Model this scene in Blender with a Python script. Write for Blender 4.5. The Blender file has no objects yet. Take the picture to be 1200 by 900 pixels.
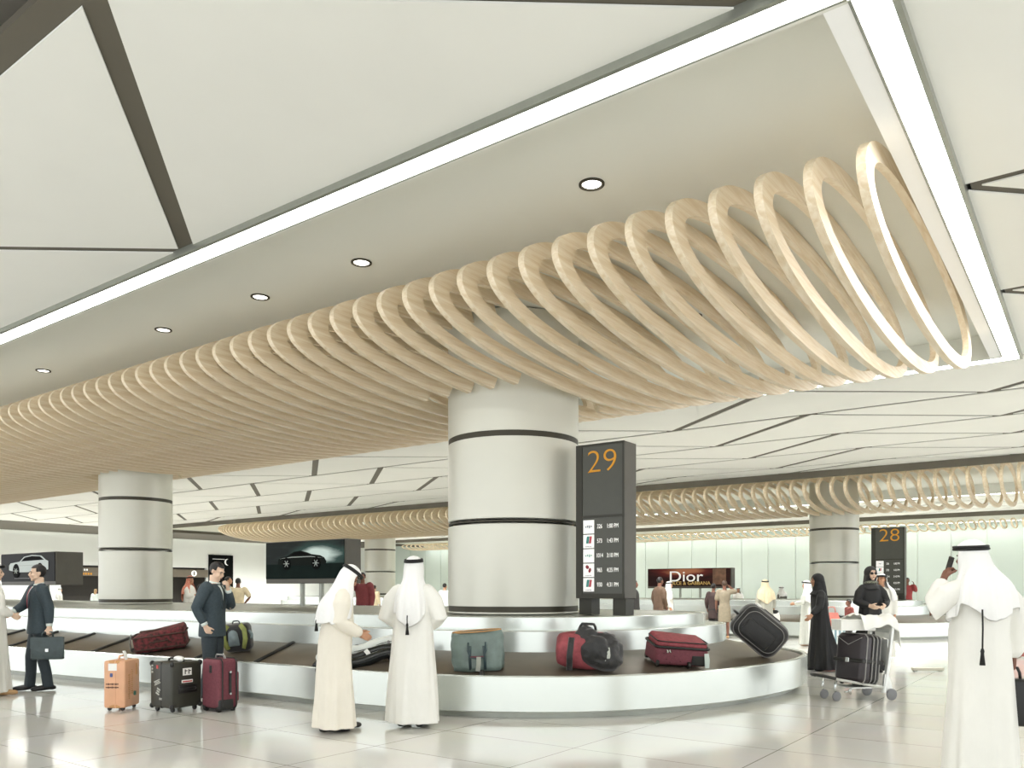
import bpy, bmesh, math, random
from mathutils import Vector, Matrix, Euler, noise as mnoise

random.seed(11)
SC = bpy.context.scene
COL = SC.collection
PI = math.pi
THETA = math.radians(36.09)
CT, ST = math.cos(THETA), math.sin(THETA)
FOC, HOR, CAMH = 948.0, 690.0, 1.45


# ------------------------------------------------------------------ camera
cam = bpy.data.cameras.new('camera')
cam.sensor_width = 36.0
cam.lens = FOC / 1200 * 36
cam.shift_y = (HOR - 450) / 1200
cam.clip_end = 400
cam_o = bpy.data.objects.new('camera', cam)
cam_o.location = (0, 0, CAMH)
cam_o.rotation_euler = (PI / 2, 0, THETA)
COL.objects.link(cam_o)
SC.camera = cam_o
SC.view_settings.view_transform = 'Standard'
SC.view_settings.look = 'None'
SC.view_settings.gamma = 1
SC.view_settings.use_curve_mapping = False
SC.view_settings.exposure = 0.0


def world_xy(R, D):
    return Vector((R * CT - D * ST, R * ST + D * CT, 0))


def ground(px, py, z=0.0):
    """floor (or height z) point seen at a pixel of the photograph"""
    D = FOC * (CAMH - z) / (py - HOR)
    v = world_xy((px - 600) / FOC * D, D)
    v.z = z
    return v


def at_depth(px, D):
    return world_xy((px - 600) / FOC * D, D)


def project(p):
    D = -p.x * ST + p.y * CT
    R = p.x * CT + p.y * ST
    return 600 + FOC * R / D, HOR - FOC * (p.z - CAMH) / D


# ------------------------------------------------------------------ materials
def lin(h):
    h = h.lstrip('#')
    out = []
    for i in (0, 2, 4):
        c = int(h[i:i + 2], 16) / 255
        out.append(c / 12.92 if c <= 0.04045 else ((c + 0.055) / 1.055) ** 2.4)
    return out + [1.0]


MATS = {}


def mat(name, col, rough=0.5, metal=0.0, var=0.0, scale=8.0, bump=0.0, bscale=60.0, col2=None, spec=None,
        bz=1.0, coat=0.0, emit=None, estr=0.0, sheen=0.0):
    if name in MATS:
        return MATS[name]
    m = bpy.data.materials.new(name)
    m.use_nodes = True
    nt = m.node_tree
    b = nt.nodes['Principled BSDF']
    c = lin(col)
    b.inputs['Base Color'].default_value = c
    b.inputs['Roughness'].default_value = rough
    b.inputs['Metallic'].default_value = metal
    if spec is not None:
        b.inputs['Specular IOR Level'].default_value = spec
    if coat:
        b.inputs['Coat Weight'].default_value = coat
    if sheen:
        b.inputs['Sheen Weight'].default_value = sheen
    tc = nt.nodes.new('ShaderNodeTexCoord')
    if var or col2:
        n = nt.nodes.new('ShaderNodeTexNoise')
        n.inputs['Scale'].default_value = scale
        n.inputs['Detail'].default_value = 4
        nt.links.new(tc.outputs['Object'], n.inputs['Vector'])
        r = nt.nodes.new('ShaderNodeValToRGB')
        r.color_ramp.elements[0].position = 0.35
        r.color_ramp.elements[1].position = 0.65
        c2 = lin(col2) if col2 else [min(1, x * (1 + var)) for x in c[:3]] + [1]
        c1 = c if col2 else [x * (1 - var) for x in c[:3]] + [1]
        r.color_ramp.elements[0].color = c1
        r.color_ramp.elements[1].color = c2
        nt.links.new(n.outputs['Fac'], r.inputs['Fac'])
        nt.links.new(r.outputs['Color'], b.inputs['Base Color'])
    if bump:
        n2 = nt.nodes.new('ShaderNodeTexNoise')
        n2.inputs['Scale'].default_value = bscale
        n2.inputs['Detail'].default_value = 3
        mpb = nt.nodes.new('ShaderNodeMapping')
        mpb.inputs['Scale'].default_value = (1, 1, bz)
        nt.links.new(tc.outputs['Object'], mpb.inputs['Vector'])
        nt.links.new(mpb.outputs['Vector'], n2.inputs['Vector'])
        bp = nt.nodes.new('ShaderNodeBump')
        bp.inputs['Strength'].default_value = bump
        bp.inputs['Distance'].default_value = 0.02
        nt.links.new(n2.outputs['Fac'], bp.inputs['Height'])
        nt.links.new(bp.outputs['Normal'], b.inputs['Normal'])
    if emit:
        b.inputs['Emission Color'].default_value = lin(emit)
        b.inputs['Emission Strength'].default_value = estr
    MATS[name] = m
    return m


def floor_mat():
    m = bpy.data.materials.new('polished_stone_tile')
    m.use_nodes = True
    nt = m.node_tree
    b = nt.nodes['Principled BSDF']
    tc = nt.nodes.new('ShaderNodeTexCoord')
    mp = nt.nodes.new('ShaderNodeMapping')
    mp.inputs['Location'].default_value = (0.82, -0.28, 0)
    nt.links.new(tc.outputs['Object'], mp.inputs['Vector'])
    br = nt.nodes.new('ShaderNodeTexBrick')
    br.offset = 0.0
    br.inputs['Scale'].default_value = 1.0
    br.inputs['Brick Width'].default_value = 1.53
    br.inputs['Row Height'].default_value = 1.0
    br.inputs['Mortar Size'].default_value = 0.006
    br.inputs['Mortar Smooth'].default_value = 0.2
    br.inputs['Color1'].default_value = lin('#dfddd6')
    br.inputs['Color2'].default_value = lin('#d8d6ce')
    br.inputs['Mortar'].default_value = lin('#8f8d80')
    nt.links.new(mp.outputs['Vector'], br.inputs['Vector'])
    n = nt.nodes.new('ShaderNodeTexNoise')
    n.inputs['Scale'].default_value = 1.6
    n.inputs['Detail'].default_value = 5
    nt.links.new(tc.outputs['Object'], n.inputs['Vector'])
    mx = nt.nodes.new('ShaderNodeMix')
    mx.data_type = 'RGBA'
    mx.blend_type = 'MULTIPLY'
    mx.inputs['Factor'].default_value = 0.12
    nt.links.new(br.outputs['Color'], mx.inputs['A'])
    nt.links.new(n.outputs['Color'], mx.inputs['B'])
    nt.links.new(mx.outputs['Result'], b.inputs['Base Color'])
    b.inputs['Roughness'].default_value = 0.1
    b.inputs['Specular IOR Level'].default_value = 0.75
    return m


def wood_mat():
    m = bpy.data.materials.new('pale_ash_wood')
    m.use_nodes = True
    nt = m.node_tree
    b = nt.nodes['Principled BSDF']
    tc = nt.nodes.new('ShaderNodeTexCoord')
    mp = nt.nodes.new('ShaderNodeMapping')
    mp.inputs['Scale'].default_value = (9, 0.7, 14)
    nt.links.new(tc.outputs['Object'], mp.inputs['Vector'])
    n = nt.nodes.new('ShaderNodeTexNoise')
    n.inputs['Scale'].default_value = 2.2
    n.inputs['Detail'].default_value = 6
    n.inputs['Distortion'].default_value = 0.6
    nt.links.new(mp.outputs['Vector'], n.inputs['Vector'])
    r = nt.nodes.new('ShaderNodeValToRGB')
    r.color_ramp.elements[0].position = 0.3
    r.color_ramp.elements[0].color = lin('#dac5a2')
    r.color_ramp.elements[1].position = 0.7
    r.color_ramp.elements[1].color = lin('#efe2cb')
    nt.links.new(n.outputs['Fac'], r.inputs['Fac'])
    nt.links.new(r.outputs['Color'], b.inputs['Base Color'])
    b.inputs['Roughness'].default_value = 0.42
    return m


M_FLOOR = floor_mat()
M_WOOD = wood_mat()
M_CEIL = mat('white_ceiling_panel', '#ecece6', 0.6, var=0.015, scale=0.7)
M_SOFFIT = mat('soffit_plaster', '#e5e6de', 0.55, var=0.012, scale=0.5)
M_DARKC = mat('dark_ceiling_void', '#8a857a', 0.8, var=0.05, scale=1)
M_LIGHT = mat('strip_lamp_diffuser', '#ffffff', 0.5, emit='#fffefb', estr=18.0, var=0.001)
M_SPOT = mat('downlight_lens', '#ffffff', 0.4, emit='#fffaf0', estr=6.0, var=0.001)
M_COLUMN = mat('column_cladding', '#d3d3c8', 0.38, 0.25, var=0.012, scale=1.5)
M_BAND = mat('dark_bronze_band', '#3f3c31', 0.45, 0.4, var=0.05)
M_STEEL = mat('satin_white_metal', '#d6dcd7', 0.24, 0.6, var=0.012, scale=2)
M_STEELD = mat('grey_metal_cap', '#9a9d94', 0.35, 0.6, var=0.03)
M_BELT = mat('belt_plate', '#655c50', 0.32, 0.3, var=0.1, scale=3)
M_RUB = mat('black_rubber', '#1b1a16', 0.5, var=0.1)
M_WALL = mat('white_wall', '#eef1ec', 0.5, var=0.01, scale=0.5)
M_GLASSW = mat('pale_glazed_panel', '#cfdbd3', 0.16, 0.15, var=0.03, scale=0.3)
M_SEAM = mat('panel_seam', '#8b938b', 0.6, var=0.02)
M_DADO = mat('grey_dado', '#8b9188', 0.4, var=0.03)
M_SIGN = mat('sign_bronze', '#55524a', 0.45, 0.3, var=0.04, scale=4)
M_SIGND = mat('sign_dark_frame', '#33322a', 0.45, 0.3, var=0.04, scale=4)
M_PANEL = mat('sign_panel', '#44453d', 0.35, 0.1, var=0.03)
M_AMBER = mat('amber_digit', '#a8741a', 0.6, emit='#d2951f', estr=0.42, var=0.01)
M_WHITET = mat('white_lettering', '#f4f4f0', 0.5, emit='#f4f4f0', estr=0.35, var=0.01)
M_LOGOW = mat('white_logo_tile', '#f2f2ee', 0.5, emit='#ffffff', estr=0.3, var=0.01)
M_SCRBLK = mat('black_screen', '#050606', 0.45, spec=0.1, emit='#0a0d0d', estr=0.1, var=0.02)


# ------------------------------------------------------------------ mesh helpers
def new_obj(name, me, m=None, parent=None, smooth=False):
    o = bpy.data.objects.new(name, me)
    COL.objects.link(o)
    if m is not None:
        for mm in (m if isinstance(m, (list, tuple)) else [m]):
            me.materials.append(mm)
    if parent is not None:
        o.parent = parent
    if smooth:
        for p in me.polygons:
            p.use_smooth = True
    return o


def obj(name, bm, m=None, parent=None, smooth=False, angle=None):
    bm.normal_update()
    me = bpy.data.meshes.new(name)
    bm.to_mesh(me)
    bm.free()
    o = new_obj(name, me, m, parent, smooth or angle is not None)
    if angle is not None:
        lim = math.radians(angle)
        b2 = bmesh.new()
        b2.from_mesh(me)
        for e in b2.edges:
            if len(e.link_faces) == 2 and e.calc_face_angle(0) > lim:
                e.smooth = False
        b2.to_mesh(me)
        b2.free()
    return o


def tag(o, label=None, cat=None, group=None, kind=None):
    if label:
        o['label'] = label
    if cat:
        o['category'] = cat
    if group:
        o['group'] = group
    if kind:
        o['kind'] = kind
    return o


def thing(name, label, cat, loc=(0, 0, 0), rz=0.0, group=None, rot=None):
    o = bpy.data.objects.new(name, None)
    o.empty_display_size = 0.1
    COL.objects.link(o)
    o.location = loc
    o.rotation_euler = rot if rot else (0, 0, rz)
    return tag(o, label, cat, group)


def struct(name, bm, m, parent=None, **k):
    o = obj(name, bm, m, parent, **k)
    o['kind'] = 'structure'
    return o


def BM():
    return bmesh.new()


def box(bm, c, s, bev=0.0, seg=2, rot=None, mi=0):
    r = bmesh.ops.create_cube(bm, size=1.0)
    vs = r['verts']
    bmesh.ops.scale(bm, vec=Vector(s), verts=vs)
    fs = list({f for v in vs for f in v.link_faces})
    if bev > 0:
        es = list({e for v in vs for e in v.link_edges})
        rb = bmesh.ops.bevel(bm, geom=es, offset=bev, segments=seg, profile=0.5, affect='EDGES')
        fs = list({f for v in rb['verts'] for f in v.link_faces} | {f for f in fs if f.is_valid})
        vs = list({v for f in fs for v in f.verts})
    if rot is not None:
        M = rot if isinstance(rot, Matrix) else Euler(rot).to_matrix()
        bmesh.ops.rotate(bm, cent=(0, 0, 0), matrix=M.to_3x3(), verts=vs)
    bmesh.ops.translate(bm, vec=Vector(c), verts=vs)
    for f in fs:
        f.material_index = mi
    return vs


def ellipsoid(bm, c, r, u=14, v=10, rot=None):
    q = bmesh.ops.create_uvsphere(bm, u_segments=u, v_segments=v, radius=1.0)
    vs = q['verts']
    bmesh.ops.scale(bm, vec=Vector(r) if hasattr(r, '__len__') else Vector((r, r, r)), verts=vs)
    if rot is not None:
        bmesh.ops.rotate(bm, cent=(0, 0, 0), matrix=Euler(rot).to_matrix(), verts=vs)
    bmesh.ops.translate(bm, vec=Vector(c), verts=vs)
    return vs


def frames(pts, up0=None):
    T = []
    n = len(pts)
    for i in range(n):
        a = pts[max(0, i - 1)]
        b = pts[min(n - 1, i + 1)]
        t = (b - a)
        T.append(t.normalized() if t.length > 1e-9 else Vector((0, 0, 1)))
    up = Vector(up0) if up0 else (Vector((0, 1, 0)) if abs(T[0].z) > 0.9 else Vector((0, 0, 1)))
    out = []
    for t in T:
        u = up - t * up.dot(t)
        if u.length < 1e-6:
            u = t.orthogonal()
        u.normalize()
        out.append((t, u.cross(t).normalized(), u))
        up = u
    return out


def tube(bm, pts, rad, seg=10, caps=True, closed=False, flat=1.0, up=None, round_ends=False):
    """tube along pts; rad a number or list; flat scales the 'up' direction"""
    pts = [Vector(p) for p in pts]
    rad = [rad] * len(pts) if not hasattr(rad, '__len__') else list(rad)
    if round_ends and not closed:
        t0 = (pts[0] - pts[1]).normalized()
        t1 = (pts[-1] - pts[-2]).normalized()
        a, b = rad[0], rad[-1]
        pts = [pts[0] + t0 * a * 0.95, pts[0] + t0 * a * 0.7] + pts + [pts[-1] + t1 * b * 0.7, pts[-1] + t1 * b * 0.95]
        rad = [a * 0.3, a * 0.71] + rad + [b * 0.71, b * 0.3]
    if closed:
        n = len(pts)
        fr = []
        upv = Vector(up) if up else None
        for i in range(n):
            t = (pts[(i + 1) % n] - pts[i - 1]).normalized()
            u = upv if upv else Vector((0, 0, 1))
            u = (u - t * u.dot(t))
            if u.length < 1e-5:
                u = t.orthogonal()
            u.normalize()
            fr.append((t, u.cross(t).normalized(), u))
    else:
        fr = frames(pts, up)
    rings = []
    for p, r, (t, s, u) in zip(pts, rad, fr):
        rings.append([bm.verts.new(p + s * math.cos(2 * PI * k / seg) * r + u * math.sin(2 * PI * k / seg) * r * flat) for k in range(seg)])
    m = len(rings)
    for i in range(m if closed else m - 1):
        A, B = rings[i], rings[(i + 1) % m]
        for k in range(seg):
            bm.faces.new((A[k], A[(k + 1) % seg], B[(k + 1) % seg], B[k]))
    if caps and not closed:
        bm.faces.new(list(reversed(rings[0])))
        bm.faces.new(rings[-1])
    return rings


def cyl(bm, a, b, r, r2=None, seg=16):
    return tube(bm, [Vector(a), Vector(b)], [r, r if r2 is None else r2], seg)


def loft(bm, secs, caps=True):
    rings = [[bm.verts.new(p) for p in s] for s in secs]
    n = len(rings[0])
    for A, B in zip(rings, rings[1:]):
        for k in range(n):
            bm.faces.new((A[k], A[(k + 1) % n], B[(k + 1) % n], B[k]))
    if caps:
        bm.faces.new(list(reversed(rings[0])))
        bm.faces.new(rings[-1])
    return rings


def lathe(bm, prof, c=(0, 0, 0), seg=48, cap=False):
    c = Vector(c)
    rings = []
    for r, z in prof:
        rings.append([bm.verts.new(c + Vector((r * math.cos(2 * PI * k / seg), r * math.sin(2 * PI * k / seg), z))) for k in range(seg)])
    for A, B in zip(rings, rings[1:]):
        for k in range(seg):
            bm.faces.new((A[k], A[(k + 1) % seg], B[(k + 1) % seg], B[k]))
    if cap:
        bm.faces.new(list(reversed(rings[0])))
        bm.faces.new(rings[-1])


def prism(bm, poly, depth, M=None):
    """poly of (x, z) extruded along +y by depth, optional matrix"""
    M = M or Matrix()
    a = [bm.verts.new(M @ Vector((x, 0, z))) for x, z in poly]
    b = [bm.verts.new(M @ Vector((x, depth, z))) for x, z in poly]
    n = len(a)
    bm.faces.new(a)
    bm.faces.new(list(reversed(b)))
    for k in range(n):
        bm.faces.new((a[(k + 1) % n], a[k], b[k], b[(k + 1) % n]))


def slab(bm, poly, z0, z1):
    a = [bm.verts.new((x, y, z0)) for x, y in poly]
    b = [bm.verts.new((x, y, z1)) for x, y in poly]
    n = len(a)
    bm.faces.new(list(reversed(a)))
    bm.faces.new(b)
    for k in range(n):
        bm.faces.new((a[k], a[(k + 1) % n], b[(k + 1) % n], b[k]))


def fuse(bm, voxel=0.012, smooth=4, factor=0.5):
    """union the overlapping closed shells of bm into one continuous surface"""
    bmesh.ops.recalc_face_normals(bm, faces=bm.faces[:])
    me = bpy.data.meshes.new('fuse_src')
    bm.to_mesh(me)
    bm.free()
    o = bpy.data.objects.new('fuse_src', me)
    COL.objects.link(o)
    md = o.modifiers.new('r', 'REMESH')
    md.mode = 'VOXEL'
    md.voxel_size = voxel
    sm = o.modifiers.new('s', 'SMOOTH')
    sm.iterations = smooth
    sm.factor = factor
    dg = bpy.context.evaluated_depsgraph_get()
    dg.update()
    out = bpy.data.meshes.new_from_object(o.evaluated_get(dg))
    bpy.data.objects.remove(o)
    bpy.data.meshes.remove(me)
    for p in out.polygons:
        p.use_smooth = True
    return out


def text_obj(name, s, size, m, parent, loc, rot=(PI / 2, 0, 0), depth=0.004, align='CENTER', sx=1.0, thin=0.0):
    cu = bpy.data.curves.new(name, 'FONT')
    cu.body = s
    cu.size = size
    cu.align_x = align
    cu.align_y = 'CENTER'
    cu.extrude = depth
    cu.offset = thin
    tmp = bpy.data.objects.new('tmp_text', cu)
    COL.objects.link(tmp)
    dg = bpy.context.evaluated_depsgraph_get()
    dg.update()
    me = bpy.data.meshes.new_from_object(tmp.evaluated_get(dg))
    bpy.data.objects.remove(tmp)
    me.materials.clear()
    if sx != 1.0:
        for v in me.vertices:
            v.co.x *= sx
    o = new_obj(name, me, m, parent)
    o.location = loc
    o.rotation_euler = rot
    return o
# ================================================================== setting
X_L, X_R, Y_F, Y_B = -54.0, 9.0, -4.0, 50.0
W_F = 15.0   # the left wall starts here

bm = BM()
slab(bm, [(X_L, Y_F), (X_R, Y_F), (X_R, Y_B), (X_L, Y_B)], -0.2, 0.0)
struct('floor', bm, M_FLOOR)

# ---- ceiling: dark void with white triangular panels hung below it
bm = BM()
slab(bm, [(X_L, Y_F), (X_R, Y_F), (X_R, Y_B), (X_L, Y_B)], 5.46, 5.8)
ceil_o = struct('ceiling', bm, M_DARKC)
Z_P = 5.05


def inset(poly, ds):
    n = len(poly)
    lines = []
    for i in range(n):
        a = Vector(poly[i])
        b = Vector(poly[(i + 1) % n])
        d = (b - a).normalized()
        nrm = Vector((-d.y, d.x))
        lines.append((a + nrm * ds[i], d))
    out = []
    for i in range(n):
        p, d = lines[i - 1]
        q, e = lines[i]
        den = d.x * e.y - d.y * e.x
        if abs(den) < 1e-6:
            out.append(q)
            continue
        t = ((q.x - p.x) * e.y - (q.y - p.y) * e.x) / den
        out.append(p + d * t)
    return out


def clip_x(poly, x0, x1):
    def half(ps, sgn, x):
        out = []
        for i in range(len(ps)):
            a, b = ps[i - 1], ps[i]
            ia, ib = sgn * (a[0] - x) >= 0, sgn * (b[0] - x) >= 0
            if ia != ib:
                t = (x - a[0]) / (b[0] - a[0])
                out.append((x, a[1] + t * (b[1] - a[1])))
            if ib:
                out.append((b[0], b[1]))
        return out
    p = half([tuple(v) for v in poly], 1, x0)
    return half(p, -1, x1) if p else p


def strip_panels(bm, y0, y1, x0, x1, ph=-4.9, per=6.2, up=3.22, gu=0.06, gb=0.085, ga=0.055, z=Z_P):
    k0 = int((x0 - ph) / per) - 2
    k1 = int((x1 - ph) / per) + 2
    for k in range(k0, k1 + 1):
        lo = (ph + per * k, y0)
        lo2 = (ph + per * (k + 1), y0)
        u1 = (lo[0] + up, y1)
        u0 = (u1[0] - per, y1)
        for tri, ds in (([lo, u1, u0], [ga, gu, gb]), ([lo, lo2, u1], [gu, gb, ga])):
            p = inset(tri, ds)
            p = clip_x(p, x0, x1)
            if len(p) >= 3:
                slab(bm, p, z, z + 0.014)


bm = BM()
XE = -46.6
for a, b in ((-2.9, -0.5), (-0.5, 1.55), (2.42, 4.93)):
    strip_panels(bm, a, b, XE, X_R)
for a, b in ((14.67, 17.12), (17.12, 19.62), (19.62, 21.95), (21.95, 24.25), (24.25, 25.48)):
    strip_panels(bm, a, b, XE, X_R)
for a, b in ((35.3, 37.6), (37.6, 40.0), (40.0, 41.7), (41.7, 43.35)):
    strip_panels(bm, a, b, XE, X_R)
for a, b in ((4.88, 8.25), (8.25, 11.4), (11.4, 14.72)):
    strip_panels(bm, a, b, -0.99, X_R, ph=-1.0, gu=0.055, gb=0.09)
for a, b in ((25.45, 28.7), (28.7, 32.0), (32.0, 35.3)):
    strip_panels(bm, a, b, 2.1, X_R, ph=-1.0)
M_BACK = mat('bronze_ceiling_backing', '#5f5a4e', 0.7, var=.03, scale=1)
bk = BM()
for x0, x1, y0, y1 in ((XE - .25, X_R, 2.3, 4.87), (XE - .25, X_R, Y_F, 1.6), (XE - .25, X_R, 14.72, 25.44), (XE - .25, X_R, 35.3, 43.3), (-.95, X_R, 4.88, 14.7), (2.1, X_R, 25.46, 35.2),
                       (X_L, XE - .26, Y_F, Y_B)):
    slab(bk, [(x0, y0), (x1, y0), (x1, y1), (x0, y1)], 5.068, 5.12)
struct('ceiling_backing', bk, M_BACK, ceil_o)
pan = struct('white_panelling', bm, M_CEIL, ceil_o)


# ---- soffits with a light slot around them
def soffit(x0, x1, y0, y1, name, lab, slot=0.22, z=5.0, zi=5.38, lip=0.15, fascia=0.0):
    """y0,y1,x0,x1: outer edge of the light slot"""
    t = 0.035
    root = bpy.data.objects.new(name, None)
    COL.objects.link(root)
    root['kind'] = 'structure'
    ix0, ix1, iy0, iy1 = x0 + slot, x1 - slot, y0 + slot, y1 - slot
    b = BM()
    slab(b, [(ix0, iy0), (ix1, iy0), (ix1, iy1), (ix0, iy1)], zi, zi + 0.06)
    # coffer side walls
    slab(b, [(ix0, iy0), (ix1, iy0), (ix1, iy0 + t), (ix0, iy0 + t)], z, zi)
    slab(b, [(ix0, iy1 - t), (ix1, iy1 - t), (ix1, iy1), (ix0, iy1)], z, zi)
    slab(b, [(ix0, iy0 + t), (ix0 + t, iy0 + t), (ix0 + t, iy1 - t), (ix0, iy1 - t)], z, zi)
    struct('soffit_panel', b, M_SOFFIT, root)
    b = BM()
    slab(b, [(ix1 - lip, iy0 + t), (ix1, iy0 + t), (ix1, iy1 - t), (ix1 - lip, iy1 - t)], z, zi)
    struct('soffit_lip', b, mat('lit_lip_white', '#fbfbfa', .5, var=.005), root)  # slot light on the lip put into its colour, whiter than the soffit
    b = BM()  # thin grey metal trim round the outside
    e = 0.04
    for (p0, p1, q0, q1) in ((x0 - e, x1 + e, y0 - e, y0), (x0 - e, x1 + e, y1, y1 + e), (x1, x1 + e, y0, y1), (x0 - e, x0, y0, y1)):
        slab(b, [(p0, q0), (p1, q0), (p1, q1), (p0, q1)], z - 0.012, 5.46)
    for (p0, p1, q0, q1) in ((ix0, ix1, iy0 - 0.02, iy0), (ix0, ix1, iy1, iy1 + 0.02), (ix1, ix1 + 0.02, iy0, iy1)):
        slab(b, [(p0, q0), (p1, q0), (p1, q1), (p0, q1)], z - 0.006, z + 0.1)
    struct('edge_trim', b, M_STEELD, root)
    if fascia:
        b = BM()
        for (p0, p1, q0, q1) in ((x0 - .1, x1 + .1, y0 - .1, y0 - e), (x0 - .1, x0 - e, y0 - e, y1 + e), (x1 + e, x1 + .1, y0 - e, y1 + e)):
            slab(b, [(p0, q0), (p1, q0), (p1, q1), (p0, q1)], z - fascia, z + .04)
        struct('fascia', b, M_BACK, root)
    names = (('front', [(x0, y0), (x1, y0), (x1, iy0 - .02), (x0, iy0 - .02)]), ('back', [(x0, iy1 + .02), (x1, iy1 + .02), (x1, y1), (x0, y1)]),
             ('left_', [(x0, iy0), (ix0 - .02, iy0), (ix0 - .02, iy1), (x0, iy1)]), ('end', [(ix1 + .02, iy0), (x1, iy0), (x1, iy1), (ix1 + .02, iy1)]))
    for nm, poly in names:
        if nm not in lab:
            continue
        b = BM()
        slab(b, poly, z + 0.004, z + 0.08)
        o = obj('strip_light', b, M_LIGHT)
        tag(o, lab[nm], 'ceiling light')
    return root


S1 = (-45.0, -1.02, 4.91, 14.66)
S2 = (-45.0, 2.0, 25.5, 35.2)  # its near-edge strip is an added fill light, hidden by the fascia
soffit(*S1, 'ceiling_soffit', {'front': 'long white light strip along the near edge of the nearest ceiling soffit',
                               'back': 'white light strip along the far edge of the nearest soffit, behind the wooden rings',
                               'left': 'short white light strip crossing the far left end of the nearest soffit',
                               'end': 'short bright white light strip crossing the right end of the nearest soffit'})
soffit(*S2, 'ceiling_soffit', {'front': 'added fill light strip hidden behind the fascia at the near edge of the distant soffit over belt 28',
                               'back': 'white light strip along the far edge of the distant soffit over belt 28',
                               'left': 'short light strip at the far left end of the distant soffit',
                               'end': 'light strip at the right end of the distant soffit over belt 28'}, fascia=.16)

S3 = (-45.0, 2.0, 43.4, 49.4)  # light strips here are added to brighten the far end of the hall
soffit(*S3, 'ceiling_soffit', {'front': 'added fill light strip along the near edge of the farthest soffit by the pale wall',
                               'back': 'added fill light strip along the top of the pale glazed wall', 'left': 'left end light strip of the farthest soffit',
                               'end': 'added right end fill light strip of the farthest soffit by the pale wall'}, fascia=.16)


def downlight(x, y, label):
    t = thing('downlight', label, 'ceiling light', (x, y, 5.38), group='round recessed downlights in the nearest soffit')
    b = BM()
    lathe(b, [(0.125, 0.0), (0.125, -0.012), (0.1, -0.016), (0.095, -0.003), (0.092, 0.0)], seg=32)
    obj('trim_ring', b, M_BAND, t, angle=40)
    b = BM()
    lathe(b, [(0.001, -0.006), (0.06, -0.006), (0.092, -0.003), (0.092, 0.0)], seg=32)
    obj('lens', b, M_SPOT, t, angle=40)


for x, lb in ((-4.0, 'round downlight nearest the camera, above the middle of the wooden rings'),
              (-7.2, 'second round downlight from the right in the nearest soffit'),
              (-9.15, 'middle round downlight of the row beside the wooden rings'),
              (-11.5, 'fourth round downlight from the right, left of the middle one'),
              (-15.4, 'round downlight farthest left in the row beside the wooden rings')):
    downlight(x, 6.8, lb)
downlight(-4.75, 10.95, 'downlight glimpsed between the wooden rings near their right end')


# ---- walls
bm = BM()
box(bm, ((X_L + X_R) / 2, Y_B + 0.15, 2.9), (X_R - X_L, 0.3, 5.8))
wb = struct('wall_back', bm, M_WALL)
bm = BM()
x = -52.0
while x < 7:
    box(bm, (x + 0.83, Y_B - 0.03, 3.05), (1.64, 0.06, 4.7), 0.004, 1)
    x += 1.68
struct('glazed_cladding', bm, M_GLASSW, wb)
bm = BM()
box(bm, ((X_L + X_R) / 2, Y_B - 0.05, 0.33), (X_R - X_L, 0.1, 0.66))
struct('baseboard_back', bm, M_DADO)
bm = BM()
# left wall with a wide opening (Y 24.8 .. 36.6)
box(bm, (X_L - 0.15, (W_F + 24.9) / 2, 2.9), (0.3, 24.9 - W_F, 5.8))
box(bm, (X_L - 0.15, (35.4 + Y_B) / 2, 2.9), (0.3, Y_B - 35.4, 5.8))
box(bm, (X_L - 0.15, 30.15, 4.4), (0.3, 10.5, 2.8))
struct('wall_left', bm, M_WALL)
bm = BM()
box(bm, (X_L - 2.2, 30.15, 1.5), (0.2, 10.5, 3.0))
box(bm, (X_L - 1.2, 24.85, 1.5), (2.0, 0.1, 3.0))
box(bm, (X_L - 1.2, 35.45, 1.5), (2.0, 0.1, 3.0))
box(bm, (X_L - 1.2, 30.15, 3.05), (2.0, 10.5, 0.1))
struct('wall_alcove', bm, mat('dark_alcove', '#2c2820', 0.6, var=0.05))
bm = BM()
box(bm, (X_L + 0.05, (W_F + Y_B) / 2, 5.3), (0.1, Y_B - W_F, 0.6))
struct('trim_1', bm, M_WALL)

# passage header sign with pictogram discs
hd = thing('passage_sign', 'brown header sign with round pictograms over the dark passage in the left wall', 'sign', (X_L + 0.08, 30.15, 2.58))
bm = BM()
box(bm, (0, 0, 0), (0.12, 10.5, 0.56), 0.01)
obj('board', bm, mat('brown_header', '#6b6355', 0.5, var=0.03), hd)
for y in (-1.35, 4.1):
    bm = BM()
    cyl(bm, (0.06, y, 0), (0.075, y, 0), 0.22, seg=28)
    disc = obj('pictogram', bm, M_LOGOW, hd)
    bm = BM()
    ellipsoid(bm, (0.08, y, 0.1), (0.012, 0.05, 0.05))
    box(bm, (0.08, y, -0.04), (0.012, 0.1, 0.18), 0.004)
    obj('figure', bm, M_SIGND, disc)
bm = BM()
for i in range(5):
    box(bm, (0.066, -4.3 + 0.15 * i + 0.05, 0.12), (0.008, 0.08, 0.12 if i else 0.17))
obj('white_lettering', bm, M_WHITET, hd)
bm = BM()
for i in range(6):
    box(bm, (0.066, -4.3 + 0.17 * i + 0.06, -0.14), (0.008, 0.11, 0.13))
obj('yellow_lettering', bm, M_AMBER, hd)
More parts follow.
